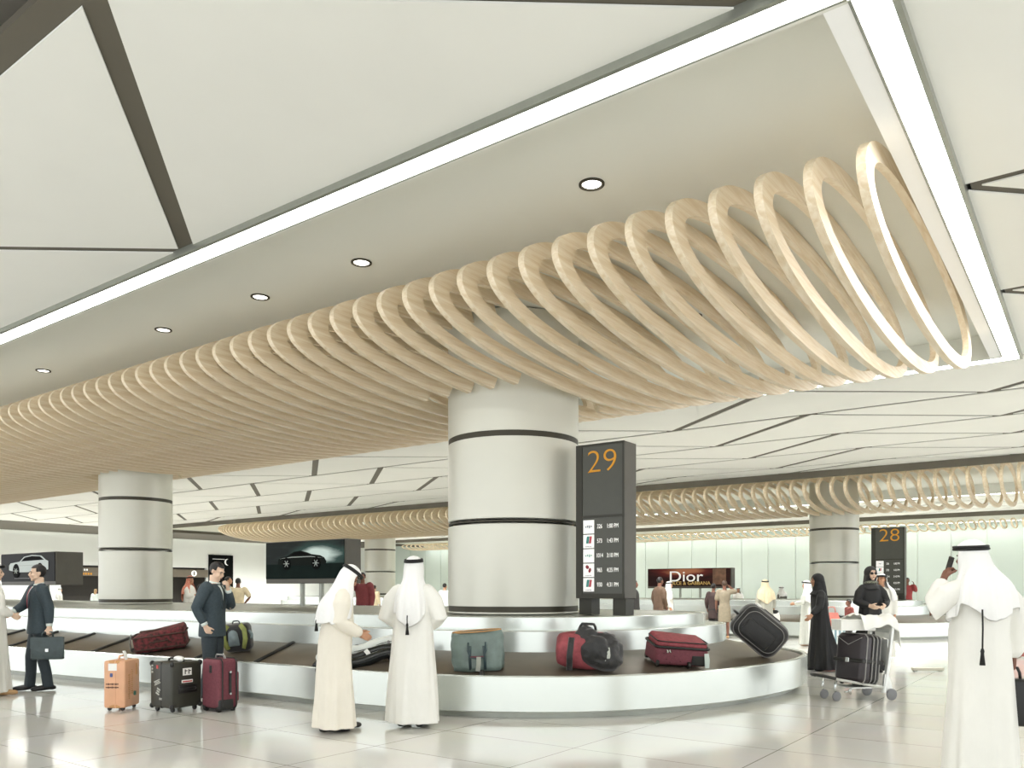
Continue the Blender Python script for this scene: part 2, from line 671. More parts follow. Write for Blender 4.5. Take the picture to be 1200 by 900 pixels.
# ================================================================== columns
def column(x, y, r, label, z0=1.086, bands=(3.62, 2.4, 1.16), ztop=5.37):
    t = thing('round_column', label, 'column', (x, y, 0), 0, 'round clad columns')
    e = [z0] + sorted(bands) + [ztop]
    for i in range(len(e) - 1):
        b = BM()
        lo, hi = e[i] + (0.03 if i else 0), e[i + 1] - (0.03 if i < len(e) - 2 else 0)
        lathe(b, [(r - 0.03, lo), (r, lo + 0.012), (r, hi - 0.012), (r - 0.03, hi)], seg=72)
        obj('cladding_drum', b, M_COLUMN, t, angle=40)
    for z, h in zip(sorted(bands), (0.05, 0.01, 0.045)):
        b = BM()
        lathe(b, [(r - 0.06, z - h), (r - 0.006, z - h), (r - 0.006, z + h), (r - 0.06, z + h)], seg=72)
        obj('dark_band', b, M_BAND, t, angle=40)  # dark bronze band between the cladding drums
    return t


COLS = [(-7.17, 9.87, 0.98, 'thick round grey column beside the 29 sign'),
        (-19.4, 10.75, 0.84, 'round white column at the left under the wooden rings'),
        (-8.0, 31.2, 0.86, 'distant round column left of the 28 sign'),
        (-32.8, 32.4, 0.86, 'far round column behind the two white robed men')]
for c in COLS:
    column(*c)

# ================================================================== ring canopies
def ring_bm(a, b, n, cut=None, tx=0.075, depth=0.27, ex=2.12, seg=80):
    """elliptical plate in the y-z plane, thickness tx along x; cut=(half, offset): drop what a column takes"""
    bm = BM()
    P = []
    for k in range(seg):
        t = 2 * PI * k / seg
        c, s = math.cos(t), math.sin(t)
        f = (abs(c) ** ex + abs(s) ** ex) ** (-1 / ex)
        o = Vector((0, a * c * f, b * s * f))
        i = Vector((0, (a - depth) * c * f, (b - depth * 0.62) * s * f))
        P.append((o, i))
    keep = [True] * seg
    if cut:
        for k in range(seg):
            m = (P[k][0] + P[(k + 1) % seg][0]) / 2
            if abs(m.y - cut[1]) < cut[0]:
                keep[k] = False
    Q = {}
    for k in range(seg):
        if keep[k] or keep[k - 1]:
            o, i = P[k]
            Q[k] = [bm.verts.new(o + Vector((tx / 2, 0, 0))), bm.verts.new(o - Vector((tx / 2, 0, 0))),
                    bm.verts.new(i - Vector((tx / 2, 0, 0))), bm.verts.new(i + Vector((tx / 2, 0, 0)))]
    for k in range(seg):
        if not keep[k]:
            continue
        A, B = Q[k], Q[(k + 1) % seg]
        for j in range(4):
            bm.faces.new((A[j], A[(j + 1) % 4], B[(j + 1) % 4], B[j]))
        if not keep[k - 1]:
            bm.faces.new(list(reversed(A)))
        if not keep[(k + 1) % seg]:
            bm.faces.new(B)
    bmesh.ops.recalc_face_normals(bm, faces=bm.faces[:])
    return bm


def canopy(label, x0, n, pitch, yc, zc, a, b, cols, taper_end=0, seg=80, dep=.27):
    t = thing('wooden_ring_canopy', label, 'ceiling canopy', (x0, yc, zc))
    proto = None
    for i in range(n):
        x = x0 - pitch * i
        cut = None
        for cx, cy, r, _ in cols:
            if abs(x - cx) < r + 0.08:
                cut = (r + 0.06, cy - yc)
        k = 1.0
        if taper_end and i > n - taper_end:
            k = math.sqrt(max(0.06, 1 - ((i - n + taper_end) / taper_end) ** 2))
        if cut is None and k == 1.0:
            if proto is None:
                proto = obj('ring', ring_bm(a, b, i, seg=seg, depth=dep), M_WOOD, t, angle=35)
                o = proto
            else:
                o = proto.copy()
                COL.objects.link(o)
        elif cut is None:
            o = obj('ring', ring_bm(a * k, b * k, i, cut, seg=seg, depth=dep), M_WOOD, t, angle=35)
        else:
            o = None
            for sd in (-1, 1):   # the column takes the middle: a near and a far half
                q = ring_bm(a * k, b * k, i, cut, seg=seg, depth=dep)
                bmesh.ops.delete(q, geom=[v for v in q.verts if (v.co.y - cut[1]) * sd < 0], context='VERTS')
                o = obj('half_ring', q, M_WOOD, t, angle=35)
                o.location = (x - x0, 0, b * (1 - k) * 0.8)
        o.location = (x - x0, 0, b * (1 - k) * 0.8)
    return t


canopy('large tunnel of pale wooden rings hanging under the nearest ceiling soffit', -1.51, 78, 0.405, 9.8, 4.775, 3.13, 0.6, COLS[:2])
canopy('distant tunnel of pale wooden rings over the belt with the 28 sign', -0.2, 100, 0.425, 29.6, 4.72, 2.75, 0.655, COLS[2:], 14, 56, .22)
canopy('farthest narrow strip of wooden rings seen along the top of the pale glazed wall', -3.0, 90, 0.45, 46.4, 4.66, 1.6, 0.24, [], 0, 40, .1)


# ================================================================== carousels
def catmull(pts, per=8):
    out = []
    n = len(pts)
    for i in range(n):
        p0, p1, p2, p3 = (Vector((*pts[(i + j - 1) % n], 0)) for j in range(4))
        for k in range(per):
            t = k / per
            out.append(0.5 * ((2 * p1) + (p2 - p0) * t + (2 * p0 - 5 * p1 + 4 * p2 - p3) * t * t + (3 * p1 - p0 - 3 * p2 + p3) * t ** 3))
    return out


def resample(path, step):
    n = len(path)
    L = [0]
    for i in range(n):
        L.append(L[-1] + (path[(i + 1) % n] - path[i]).length)
    m = int(L[-1] / step)
    out = []
    j = 0
    for k in range(m):
        s = L[-1] * k / m
        while L[j + 1] < s:
            j += 1
        t = (s - L[j]) / max(1e-9, L[j + 1] - L[j])
        out.append(path[j].lerp(path[(j + 1) % n], t))
    return out


def smooth_path(p, it):
    for _ in range(it):
        p = [(p[i - 1] + p[i] * 2 + p[(i + 1) % len(p)]) / 4 for i in range(len(p))]
    return p


OUT1 = [(-33, 6.6), (-30, 6.0), (-25, 5.75), (-20, 5.75), (-15.1, 5.98), (-12, 6.3), (-9, 6.6), (-7.7, 6.64), (-6.72, 6.74), (-5.77, 7.0),
        (-4.85, 7.55), (-4.2, 8.3), (-3.68, 9.4), (-3.45, 10.6), (-3.42, 11.6), (-3.7, 12.8), (-4.5, 13.7), (-5.8, 14.15), (-7.5, 14.2),
        (-12, 14.0), (-20, 13.9), (-30, 13.9), (-33, 13.2), (-34.2, 10.2)]


class Carousel:
    def __init__(s, pts, label, step=0.12, lips=1.3, tiers=True):
        s.path = smooth_path(resample(catmull(pts), step), 4)
        p = s.path
        n = len(p)
        area = sum(p[i].x * p[(i + 1) % n].y - p[(i + 1) % n].x * p[i].y for i in range(n))
        sg = 1 if area > 0 else -1
        s.nrm = []
        for i in range(n):
            t = (p[(i + 2) % n] - p[i - 2]).normalized()
            s.nrm.append(Vector((-t.y, t.x, 0)) * sg)
        s.root = thing('baggage_carousel', label, 'baggage belt', (0, 0, 0))
        s.offs = {}
        s.part('plinth', [(0.14, 0.0), (0.14, 0.1)], M_STEELD)
        s.part('outer_skirt', [(0.16, 0.075), (0.012, 0.075), (0.0, 0.087), (0.0, 0.468), (0.012, 0.48), (0.06, 0.48), (0.07, 0.47), (0.07, 0.415)], M_STEEL)
        s.part('conveyor_belt', [(0.072, 0.425), (0.11, 0.447), (1.2, 0.655)], M_BELT)
        s.part('inner_wall', [(1.19, 0.63), (1.19, 0.91), (1.2, 0.92), (1.52, 0.92)], M_STEEL)
        s.part('upper_tier', [(1.5, 0.915), (1.5, 1.075), (1.51, 1.085), (1.66, 1.085)], M_STEEL)
        b = BM()
        q = [s.at(i, 1.655) for i in range(n)]
        vs = [b.verts.new((v.x, v.y, 1.08)) for v in q]
        b.faces.new(vs)
        bmesh.ops.triangulate(b, faces=b.faces[:])
        bmesh.ops.recalc_face_normals(b, faces=b.faces[:])
        obj('top_deck', b, M_STEELD, s.root)
        k = max(1, int(lips / step))
        for i in range(0, n, k):
            if s.path[i].x > s.path[0].x * 0 + max(v.x for v in s.path) - 1.9:
                continue
            b = BM()
            j = (i - 3) % n      # lips run slightly raked
            P = [s.at(i, 0.12), s.at(j, 1.17)]
            P[0].z, P[1].z = 0.457, 0.663
            d = (P[1] - P[0])
            tube(b, [P[0], P[0] + d * 0.5, P[1]], [0.032] * 3, 6, flat=0.7)
            obj('rubber_lip', b, M_RUB, s.root, smooth=True)

    def at(s, i, d):
        """inward offset; at tight bends the offset loop is relaxed"""
        if d not in s.offs:
            q = [p + nn * d for p, nn in zip(s.path, s.nrm)]
            s.offs[d] = smooth_path(q, 10 if d > 0.5 else 0)
        return s.offs[d][i % len(s.path)].copy()

    def part(s, name, prof, m):
        b = BM()
        n = len(s.path)
        rows = []
        for d, z in prof:
            rows.append([b.verts.new((s.at(i, d).x, s.at(i, d).y, z)) for i in range(n)])
        for A, B in zip(rows, rows[1:]):
            for i in range(n):
                b.faces.new((A[i], A[(i + 1) % n], B[(i + 1) % n], B[i]))
        bmesh.ops.recalc_face_normals(b, faces=b.faces[:])
        # a skirt is seen from outside: make sure normals look away from the middle
        return obj(name, b, m, s.root, angle=30)

    def on_belt(s, px, d, front=True):
        """belt point seen in picture column px, d metres in from the rim"""
        best = None
        z = 0.447 + (d - 0.11) * 0.191
        for i in range(len(s.path)):
            v = s.at(i, round(d, 2))
            v.z = z
            D = -v.x * ST + v.y * CT
            if D < 3:
                continue
            x, y = project(v)
            e = abs(x - px) + (0 if not front else D * 5)
            if best is None or e < best[0]:
                best = (e, v, i)
        return best[1], best[2]


CAR1 = Carousel(OUT1, 'long curved white baggage carousel in the foreground with bags on its dark belt')
OUT2 = [(x * 1.0 + 0.3, (y - 10.2) * 1.02 + 27.6) for x, y in OUT1]
CAR2 = Carousel(OUT2, 'distant white baggage carousel beyond the trolley, with the 28 sign on top', step=0.25)


# ================================================================== monitor signs
def pylon(x0, x1, y, z0, zt, zb, num, rows, label):
    """flight pylon facing -y; feet on z0, cabinet from zb to zt"""
    w = x1 - x0
    dp = 0.34
    t = thing('flight_pylon', label, 'sign', ((x0 + x1) / 2, y, z0))
    h0, h1 = zb - z0, zt - z0
    bm = BM()
    box(bm, (0, dp / 2, (h0 + h1) / 2), (w, dp, h1 - h0), 0.008)
    obj('cabinet', bm, M_SIGN, t)
    for sx in (-1, 1):
        bm = BM()
        box(bm, (sx * (w / 2 - 0.11), dp / 2, h0 / 2 + .002), (0.2, dp * 0.7, h0 - 0.004), 0.004)
        obj('leg', bm, M_SIGND, t)
    f = -0.012
    bm = BM()   # dark frame round the two windows
    ml, mr, mt, mb = 0.13 * w, 0.035 * w, 0.03, 0.07
    hm = h0 + (h1 - h0) * 0.53
    box(bm, (-w / 2 + ml / 2, f / 2 - 0.002, (h0 + h1) / 2), (ml, 0.02, h1 - h0))
    box(bm, (w / 2 - mr / 2, f / 2 - 0.002, (h0 + h1) / 2), (mr, 0.02, h1 - h0))
    for z, hh in ((h1 - mt / 2, mt), (hm, 0.035), (h0 + mb / 2, mb)):
        box(bm, (0, f / 2 - 0.002, z), (w, 0.019, hh))
    obj('front_frame', bm, M_SIGND, t)
    cx = (-w / 2 + ml + w / 2 - mr) / 2
    ww = w - ml - mr
    bm = BM()
    box(bm, (cx, -0.002, (hm + h1) / 2), (ww, 0.012, h1 - hm))
    pn = obj('number_panel', bm, M_PANEL, t)
    text_obj('belt_number', num, 0.44 * w / 0.75, M_AMBER, pn, (cx, -0.012, hm + (h1 - hm) * 0.74), sx=1.12, thin=-.008)
    bm = BM()
    box(bm, (cx, -0.002, (hm + h0) / 2), (ww, 0.012, hm - h0))
    dsp = obj('flight_display', bm, M_PANEL, t)
    n = len(rows)
    zz0, zz1 = h0 + mb + 0.02, hm - 0.04
    rh = (zz1 - zz0) / n
    tw = ww * 0.27
    for i, (no, tm, c1, c2, kind) in enumerate(rows):
        z = zz1 - rh * (i + 0.5)
        bm = BM()
        box(bm, (cx - ww / 2 + tw / 2 + 0.02, -0.012, z), (tw, 0.008, rh * 0.93))
        lt = obj('logo_tile', bm, M_LOGOW, dsp)
        bm = BM()
        lx, lz = cx - ww / 2 + tw / 2 + 0.02, z + 0.02
        if kind == 'flag':
            prism(bm, [(lx - .04, lz - .05), (lx + .0, lz - .05), (lx + .015, lz + .05), (lx - .025, lz + .05)], 0.003, Matrix.Translation((0, -0.0195, 0)))
        elif kind == 'bird':
            ellipsoid(bm, (lx - .02, -0.017, lz + .025), (.03, .003, .025), rot=(0, .6, 0))
            ellipsoid(bm, (lx + .02, -0.017, lz - .02), (.022, .003, .035), rot=(0, .3, 0))
        else:
            for j in range(4):
                box(bm, (lx - .045 + j * .03, -0.017, lz - .02 + .006 * (j % 2)), (.02, .004, .02 + .012 * ((j * 7) % 3)))
        obj('logo_mark', bm, mat('logo_' + c1.strip('#'), c1, 0.5, var=.02), lt)
        if kind == 'flag':
            bm = BM()
            prism(bm, [(lx + .005, lz - .05), (lx + .04, lz - .05), (lx + .055, lz + .05), (lx + .02, lz + .05)], 0.003, Matrix.Translation((0, -0.0195, 0)))
            obj('logo_mark', bm, mat('logo_' + c2.strip('#'), c2, 0.5, var=.02), lt)
        if kind != 'word':
            bm = BM()
            for j in range(5):
                box(bm, (lx - .04 + j * .02, -0.017, z - rh * .36), (.012, .003, .012))
            obj('logo_caption', bm, mat('logo_caption', '#85828a', 0.5, var=.02), lt)
        ts = rh * 0.42
        text_obj('flight_number', no, ts, M_WHITET, dsp, (cx - ww * 0.5 + tw + ww * 0.17, -0.012, z), depth=.002, sx=0.66)
        text_obj('arrival_time', tm, ts, M_WHITET, dsp, (cx + ww * 0.26, -0.012, z), depth=.002, sx=0.66)
    return t


ROWS = [('326', '1:00 PM', '#8f96a0', '', 'word'), ('573', '1:43 PM', '#3f8f88', '#c4525e', 'flag'), ('1014', '3:10 PM', '#8fb8b0', '', 'word'),
        ('965', '4:25 PM', '#8c2030', '', 'bird'), ('930', '4:31 PM', '#3f8f88', '#c4525e', 'flag')]
pylon(-5.98, -5.22, 9.75, 1.082, 3.46, 1.315, '29', ROWS, 'tall dark flight pylon reading 29 beside the thick column')
D28 = 29.6
pylon(-0.2144 * D28 - 0.02, -0.2144 * D28 + 1.02, D28, 1.082, 3.52, 0.98 + .25, '28', ROWS, 'distant dark flight pylon reading 28 in front of the pale wall')


def ad_screen(x0, x1, y, zb, zt, z0, label, dp=0.4):
    w, h = x1 - x0, zt - zb
    t = thing('advert_screen', label, 'screen', ((x0 + x1) / 2, y, z0))
    b0 = zb - z0
    bm = BM()
    box(bm, (0, dp / 2, b0 + h / 2), (w, dp, h), 0.01)
    obj('housing', bm, M_SIGN, t)
    bm = BM()
    box(bm, (-0.01, -0.008, b0 + h * 0.545), (w - 0.06, 0.02, h * 0.87))
    scr = obj('screen', bm, M_SCRBLK, t)
    for sx in (-0.12, 0.12):
        bm = BM()
        cyl(bm, (sx * w - w * .0, dp / 2, 0.004), (sx * w, dp / 2, b0 + 0.02), 0.05)
        obj('support_post', bm, M_STEELD, t, angle=40)
    return t, scr, w, b0 + h * 0.545, h * 0.87


def car_shape(parent, M, L, flip, body, dark, wheelc, roof='coupe', zs=1.0):
    """flat car picture in the screen's plane; L length, origin at ground centre"""
    if roof == 'coupe':
        prof = [(-.5, .07), (-.49, .16), (-.44, .19), (-.30, .215), (-.16, .285), (-.02, .30), (.12, .265), (.2, .235), (.38, .21), (.46, .17), (.5, .11), (.49, .07), (.3, .05), (-.3, .05)]
        win = [(-.24, .222), (-.14, .272), (-.02, .286), (.1, .255), (.17, .225)]
    else:
        prof = [(-.5, .1), (-.5, .2), (-.46, .25), (-.22, .28), (-.1, .38), (.1, .41), (.33, .39), (.44, .3), (.5, .27), (.5, .1), (.3, .05), (-.3, .05)]
        win = [(-.18, .285), (-.08, .365), (.1, .39), (.3, .375), (.4, .3)]
    s = -1 if flip else 1
    M = M @ Matrix.Diagonal((1, 1, zs, 1))
    fx = lambda P: [(s * x * L, z * L) for x, z in (P if s > 0 else P[::-1])]
    bm = BM()
    prism(bm, fx(prof), 0.004, M)
    c = obj('car_picture', bm, body, parent)
    bm = BM()
    prism(bm, fx(win), 0.004, M @ Matrix.Translation((0, -0.004, 0)))
    obj('car_window', bm, dark, c)
    bm = BM()
    prism(bm, fx([(-.46, .172), (-.2, .198), (.2, .2), (.44, .165), (.2, .19), (-.2, .186)]), 0.003, M @ Matrix.Translation((0, -0.005, 0)))
    obj('car_highlight', bm, wheelc, c)
    for wx in (-.31, .3):
        bm = BM()
        cyl(bm, M @ Vector((s * wx * L, -0.006, .082 * L)), M @ Vector((s * wx * L, 0.002, .082 * L)), .085 * L, seg=24)
        w = obj('car_wheel', bm, dark, c)
        bm = BM()
        for k in range(6):
            a = k * PI / 3
            p = M @ Vector((s * wx * L + math.cos(a) * .06 * L, -0.009, .082 * L + math.sin(a) * .06 * L))
            q = M @ Vector((s * wx * L, -0.009, .082 * L))
            tube(bm, [q, p], .005 * L, 5)
        obj('wheel_rim', bm, wheelc, w)
    return c


def screen_mat(name, c_dark, c_mid, c_hot, hot=(0.2, 0.15), w=3.0, h=0.8, zc=0.5, estr=0.9):
    """picture shown by a screen: horizon glow over dark ground"""
    m = bpy.data.materials.new(name)
    m.use_nodes = True
    nt = m.node_tree
    b = nt.nodes['Principled BSDF']
    tc = nt.nodes.new('ShaderNodeTexCoord')
    mp = nt.nodes.new('ShaderNodeMapping')
    mp.inputs['Location'].default_value = (-hot[0] * w / (w * .45), 0, -(zc + hot[1] * h) / (h * .42))
    mp.inputs['Scale'].default_value = (1 / (w * .45), 0, 1 / (h * .42))
    nt.links.new(tc.outputs['Object'], mp.inputs['Vector'])
    g = nt.nodes.new('ShaderNodeTexGradient')
    g.gradient_type = 'SPHERICAL'
    nt.links.new(mp.outputs['Vector'], g.inputs['Vector'])
    n = nt.nodes.new('ShaderNodeTexNoise')
    n.inputs['Scale'].default_value = 3
    n.inputs['Detail'].default_value = 5
    mp2 = nt.nodes.new('ShaderNodeMapping')
    mp2.inputs['Scale'].default_value = (0.5, 1, 2.5)
    nt.links.new(tc.outputs['Object'], mp2.inputs['Vector'])
    nt.links.new(mp2.outputs['Vector'], n.inputs['Vector'])
    ad = nt.nodes.new('ShaderNodeMath')
    ad.operation = 'MULTIPLY_ADD'
    ad.inputs[1].default_value = 0.55
    nt.links.new(n.outputs['Fac'], ad.inputs[0])
    nt.links.new(g.outputs['Fac'], ad.inputs[2])
    r = nt.nodes.new('ShaderNodeValToRGB')
    r.color_ramp.elements[0].position = 0.28
    r.color_ramp.elements[0].color = lin(c_dark)
    r.color_ramp.elements[1].position = 1.15 if False else 1.0
    r.color_ramp.elements[1].color = lin(c_hot)
    e = r.color_ramp.elements.new(0.68)
    e.color = lin(c_mid)
    nt.links.new(ad.outputs[0], r.inputs['Fac'])
    b.inputs['Base Color'].default_value = (0.01, 0.01, 0.01, 1)
    nt.links.new(r.outputs['Color'], b.inputs['Emission Color'])
    b.inputs['Emission Strength'].default_value = estr
    b.inputs['Roughness'].default_value = 0.5
    b.inputs['Specular IOR Level'].default_value = 0.1
    return m


# centre advert: dark coupe under a stormy sky
t, scr, w, zc, sh = ad_screen(-14.33, -11.87, 10.8, 1.56, 2.43, 1.082, 'wide advert screen with a dark coupe, behind the white robed men')
scr.data.materials[0] = screen_mat('storm_picture', '#0b1513', '#2c4640', '#cfe0d6', (0.2, 0.12), w, sh, zc)
bm = BM()
box(bm, (0, -0.02, zc - sh * .3), (w - .06, 0.004, sh * .4))
obj('road_picture', bm, mat('dark_wet_road', '#0a1211', 0.6, spec=0.05, emit='#121f1b', estr=.5, var=.3, scale=4), scr)
car_shape(scr, Matrix.Translation((-.05, -0.03, zc - sh * .22)), 1.5, False, mat('car_pic_dark', '#141815', 0.6, spec=0.05, emit='#0c110f', estr=.6, var=.02),
          mat('car_pic_black', '#050606', 0.6, spec=0.05, emit='#050606', estr=.2, var=.02), mat('car_pic_rim', '#8b918b', 0.3, emit='#7d857f', estr=.7, var=.02), zs=.8)
# left advert: pale car on black
t, scr, w, zc, sh = ad_screen(-27.2, -23.7, 10.8, 1.56, 2.5, 1.082, 'advert screen with a pale car on black, behind the handshake at the left', dp=.75)
car_shape(scr, Matrix.Translation((.1, -0.03, zc - sh * .25)), 2.5, False, mat('car_pic_pale', '#9fa5a2', 0.6, spec=0.05, emit='#a9b0ad', estr=.7, var=.02),
          mat('car_pic_black', '#050606', 0.6, spec=0.05), mat('car_pic_rim', '#8b918b', 0.3), 'suv', zs=.55)
bm = BM()
for i in range(14):
    box(bm, (-.75 + i * .11, -0.022, zc - sh * .38), (.07, .004, .018))
obj('small_print', bm, mat('grey_print', '#777777', .5, emit='#777777', estr=.5, var=.01), scr)
# far advert with lettering
t, scr, w, zc, sh = ad_screen(-15.3, -11.7, 30.6, 1.47, 2.28, 1.082, 'distant red-brown advert screen with white lettering before the pale wall')
scr.data.materials[0] = screen_mat('red_brown_picture', '#240d0b', '#5a2019', '#a46a4a', (-0.05, 0.35), w, sh, zc)
text_obj('white_lettering', 'Dior', 0.6, M_WHITET, scr, (-.1, -0.024, zc + .02), sx=1.3)
text_obj('gold_lettering', 'DOLCE & GABBANA', 0.2, mat('gold_letter', '#b99a55', .4, emit='#b99a55', estr=.5, var=.02), scr, (0, -0.022, zc - .24), sx=1.05)
bm = BM()
box(bm, (1.32, -.022, zc + .02), (.55, .006, .62))
obj('picture_panel', bm, mat('beige_picture', '#6b4c38', .5, emit='#6b4c38', estr=.3, var=.4, scale=6), scr)

# dark posters on the far walls
def poster(x, y, z, w, h, label, rz=0, mark=True):
    t = thing('wall_poster', label, 'poster', (x, y, z), rz)
    bm = BM()
    box(bm, (0, 0, 0), (w, 0.06, h), 0.01)
    p = obj('board', bm, M_SCRBLK, t)
    if mark:
        bm = BM()
        pts = [Vector((w * (.28 - .12 * math.sin(a)), -.034, h * (.3 + .09 * math.cos(a)))) for a in [i * PI / 8 for i in range(9)]]
        tube(bm, pts, [.01 + .05 * math.sin(i * PI / 8) for i in range(9)], 6)
        obj('white_swoosh', bm, M_WHITET, p)
        bm = BM()
        box(bm, (-.1 * w, -.034, .38 * h), (.5 * w, .006, .03))
        obj('white_line', bm, M_WHITET, p)
    return t


poster(X_L + .06, 36.55, 2.7, 2.1, 2.6, 'black poster with a white swoosh on the left wall behind the thoughtful man', PI / 2)
# ================================================================== luggage
M_PEACH = mat('peach_leather', '#dca985', 0.45, var=0.05, scale=6, bump=0.05)
M_PEACHL = mat('tan_label', '#c99560', 0.5, var=0.08)
M_TRUNK = mat('dark_olive_shell', '#33332a', 0.42, var=0.08, scale=8, bump=0.06)
M_TRIM = mat('black_trim', '#191917', 0.45, var=0.08)
M_MAROON = mat('maroon_canvas', '#6f3841', 0.75, var=0.12, scale=40, bump=0.15, bscale=220)
M_MAROOND = mat('dark_maroon_canvas', '#54242c', 0.75, var=0.12, scale=40, bump=0.15, bscale=220)
M_BLACKN = mat('black_nylon', '#1a1a1a', 0.5, var=0.15, scale=12, bump=0.25, bscale=60, sheen=0.3)
M_WHITEP = mat('white_paper_tag', '#f1f1ec', 0.6, var=0.02)
M_CHROME = mat('brushed_chrome', '#c9ccca', 0.22, 0.9, var=0.03)
M_FLORAL = mat('red_floral_fabric', '#7f3236', 0.8, scale=20, col2='#33241e', bump=0.15)
M_FLORALB = mat('brown_edge_fabric', '#4a332b', 0.8, var=0.15, scale=30)
M_TOTE = mat('grey_green_leather', '#6f7f79', 0.32, var=0.12, scale=9, bump=0.25, bscale=18)
M_TOTEB = mat('dark_teal_strap', '#34464a', 0.4, var=0.1)
M_TANL = mat('tan_lining', '#b98d5b', 0.6, var=0.06)
M_RED = mat('dusty_red_fabric', '#91444a', 0.75, var=0.18, scale=18, bump=0.2)
M_GREYST = mat('grey_stitch', '#8d8b88', 0.5, var=0.05)
M_OLIVEG = mat('olive_green_nylon', '#8c9350', 0.6, var=0.12, scale=20)
M_GREYN = mat('blue_grey_nylon', '#7c8a8c', 0.55, var=0.1, scale=14)
M_GLOSSB = mat('glossy_black_cover', '#15191a', 0.22, var=0.1, scale=5, bump=0.12, bscale=9)
M_WHITEB = mat('glossy_white_cover', '#dfe4df', 0.3, var=0.02, scale=5)
M_BRIEF = mat('slate_leather', '#3d4a4c', 0.4, var=0.12, scale=14, bump=0.12)


def face_rz(turn):
    """heading: 0 = away from the camera, 90 = right, 180 = towards, 270 = left"""
    return THETA - math.radians(turn)


def arc_handle(bm, a, b, h, r, n=9, out=(0, 0, 1), seg=8, flat=1.0):
    a, b, out = Vector(a), Vector(b), Vector(out)
    pts = []
    for i in range(n):
        t = i / (n - 1)
        s = math.sin(PI * t)
        pts.append(a.lerp(b, 0.5 - 0.5 * math.cos(PI * t)) + out * h * min(1, s * 1.5))
    tube(bm, pts, r, seg, flat=flat)


def wheel(name, c, r, wdt, axis, parent, m=None):
    bm = BM()
    ax = Vector(axis).normalized() * wdt / 2
    c = Vector(c)
    tube(bm, [c - ax, c - ax * .7, c + ax * .7, c + ax], [r * .85, r, r, r * .85], 18)
    return obj(name, bm, m or M_RUB, parent, angle=40)


def luggage_tag(parent, at, d=(0, -1, 0), ln=.13, wd=.05):
    bm = BM()
    a = Vector(at)
    d = Vector(d).normalized()
    tube(bm, [a, a + Vector((0, 0, -.03)) + d * .02, a + Vector((0, 0, -.04 - ln)) + d * .045], [wd / 2] * 3, 8, flat=.08, up=(d.x, d.y, .2))
    return obj('paper_tag', bm, M_WHITEP, parent)


# ---- peach hard case (seen edge on: end face and side)
g = ground(143, 830.5)
t = thing('hard_suitcase', 'peach orange leather suitcase standing on the floor', 'suitcase', g, face_rz(0), 'luggage standing on the floor before the carousel')
W, Dp, H = .255, .38, .56
bm = BM()
box(bm, (0, 0, .035 + H / 2), (W * 1.0, Dp, H), .022, 3)
box(bm, (.01, 0, .035 + H / 2), (.012, Dp + .008, H + .008), .004)
obj('shell', bm, M_PEACH, t, angle=40)
bm = BM()
for z in (.06, H + .01):
    for y in (-1, 1):
        ellipsoid(bm, (0, y * (Dp / 2 - .02), z), (W * .5, .024, .03), 10, 6)
obj('corner_guards', bm, M_PEACHL, t, smooth=True)
bm = BM()
arc_handle(bm, (.0, -.08, H + .03), (.0, .08, H + .03), .055, .011)
obj('handle', bm, M_PEACH, t, smooth=True)
luggage_tag(t, (.02, 0, H + .14), (1, -.3, 0), .1)
for sx in (-1, 1):
    for sy in (-1, 1):
        wheel('wheel', (sx * .08, sy * .14, .022), .022, .03, (0, 1, 0), t)
bm = BM()
box(bm, (-.02, -Dp / 2 - .002, H * .93), (.1, .006, .085))
obj('white_sticker', bm, M_WHITEP, t)
bm = BM()
box(bm, (-.035, -Dp / 2 - .002, H * .76), (.03, .006, .045), .006)
obj('blue_sticker', bm, mat('sticker_blue', '#4d5a8c', .5, var=.1), t)
bm = BM()
for i in range(2):
    for k in range(7):
        box(bm, (-.09 + k * .022, -Dp / 2 - .003, H * (.57 - .07 * i)), (.014, .005, .012 + .008 * (k % 2)))
obj('stencil_print', bm, M_FLORALB, t)
bm = BM()
for k in range(12):
    box(bm, (W * .5 + .002, -.09, H * (.25 + .045 * k)), (.006, .02 + .012 * (k % 3), .014))
    box(bm, (W * .5 + .002, -.02, H * (.35 + .045 * k)), (.006, .018 + .012 * ((k + 1) % 3), .012))
obj('side_print', bm, M_PEACHL, t)
bm = BM()
box(bm, (W * .5 + .002, .1, H * .85), (.006, .03, .14))
obj('side_sticker', bm, M_PEACHL, t)
bm = BM()
box(bm, (W * .5 + .002, .05, H * .33), (.006, .05, .05), .012)
obj('green_sticker', bm, mat('sticker_green', '#4f7f6b', .5, var=.1), t)

# ---- dark trunk with stickers
g = ground(206.5, 832)
t = thing('hard_suitcase', 'boxy black olive trolley case with white stickers', 'suitcase', g, face_rz(31), 'luggage standing on the floor before the carousel')
W, Dp, H = .40, .42, .535
bm = BM()
box(bm, (0, 0, .05 + H / 2), (W, Dp, H), .028, 3)
obj('shell', bm, M_TRUNK, t, angle=40)
bm = BM()
box(bm, (W * .02, 0, .05 + H / 2), (.014, Dp + .008, H + .008), .006)
for sx in (-1, 1):
    for sy in (-1, 1):
        for z in (.07, H + .03):
            ellipsoid(bm, (sx * (W / 2 - .018), sy * (Dp / 2 - .018), z), (.03, .03, .034), 10, 8)
obj('edge_guards', bm, M_TRIM, t, smooth=True)
bm = BM()
arc_handle(bm, (-.14, 0, H + .05), (.14, 0, H + .05), .035, .014)
obj('top_handle', bm, M_TRIM, t, smooth=True)
bm = BM()
ellipsoid(bm, (.05, 0, H + .085), (.09, .035, .03), 12, 8)
ellipsoid(bm, (.1, -.02, H + .075), (.05, .03, .028), 12, 8)
obj('tag_bundle', bm, M_WHITEP, t, smooth=True)
bm = BM()
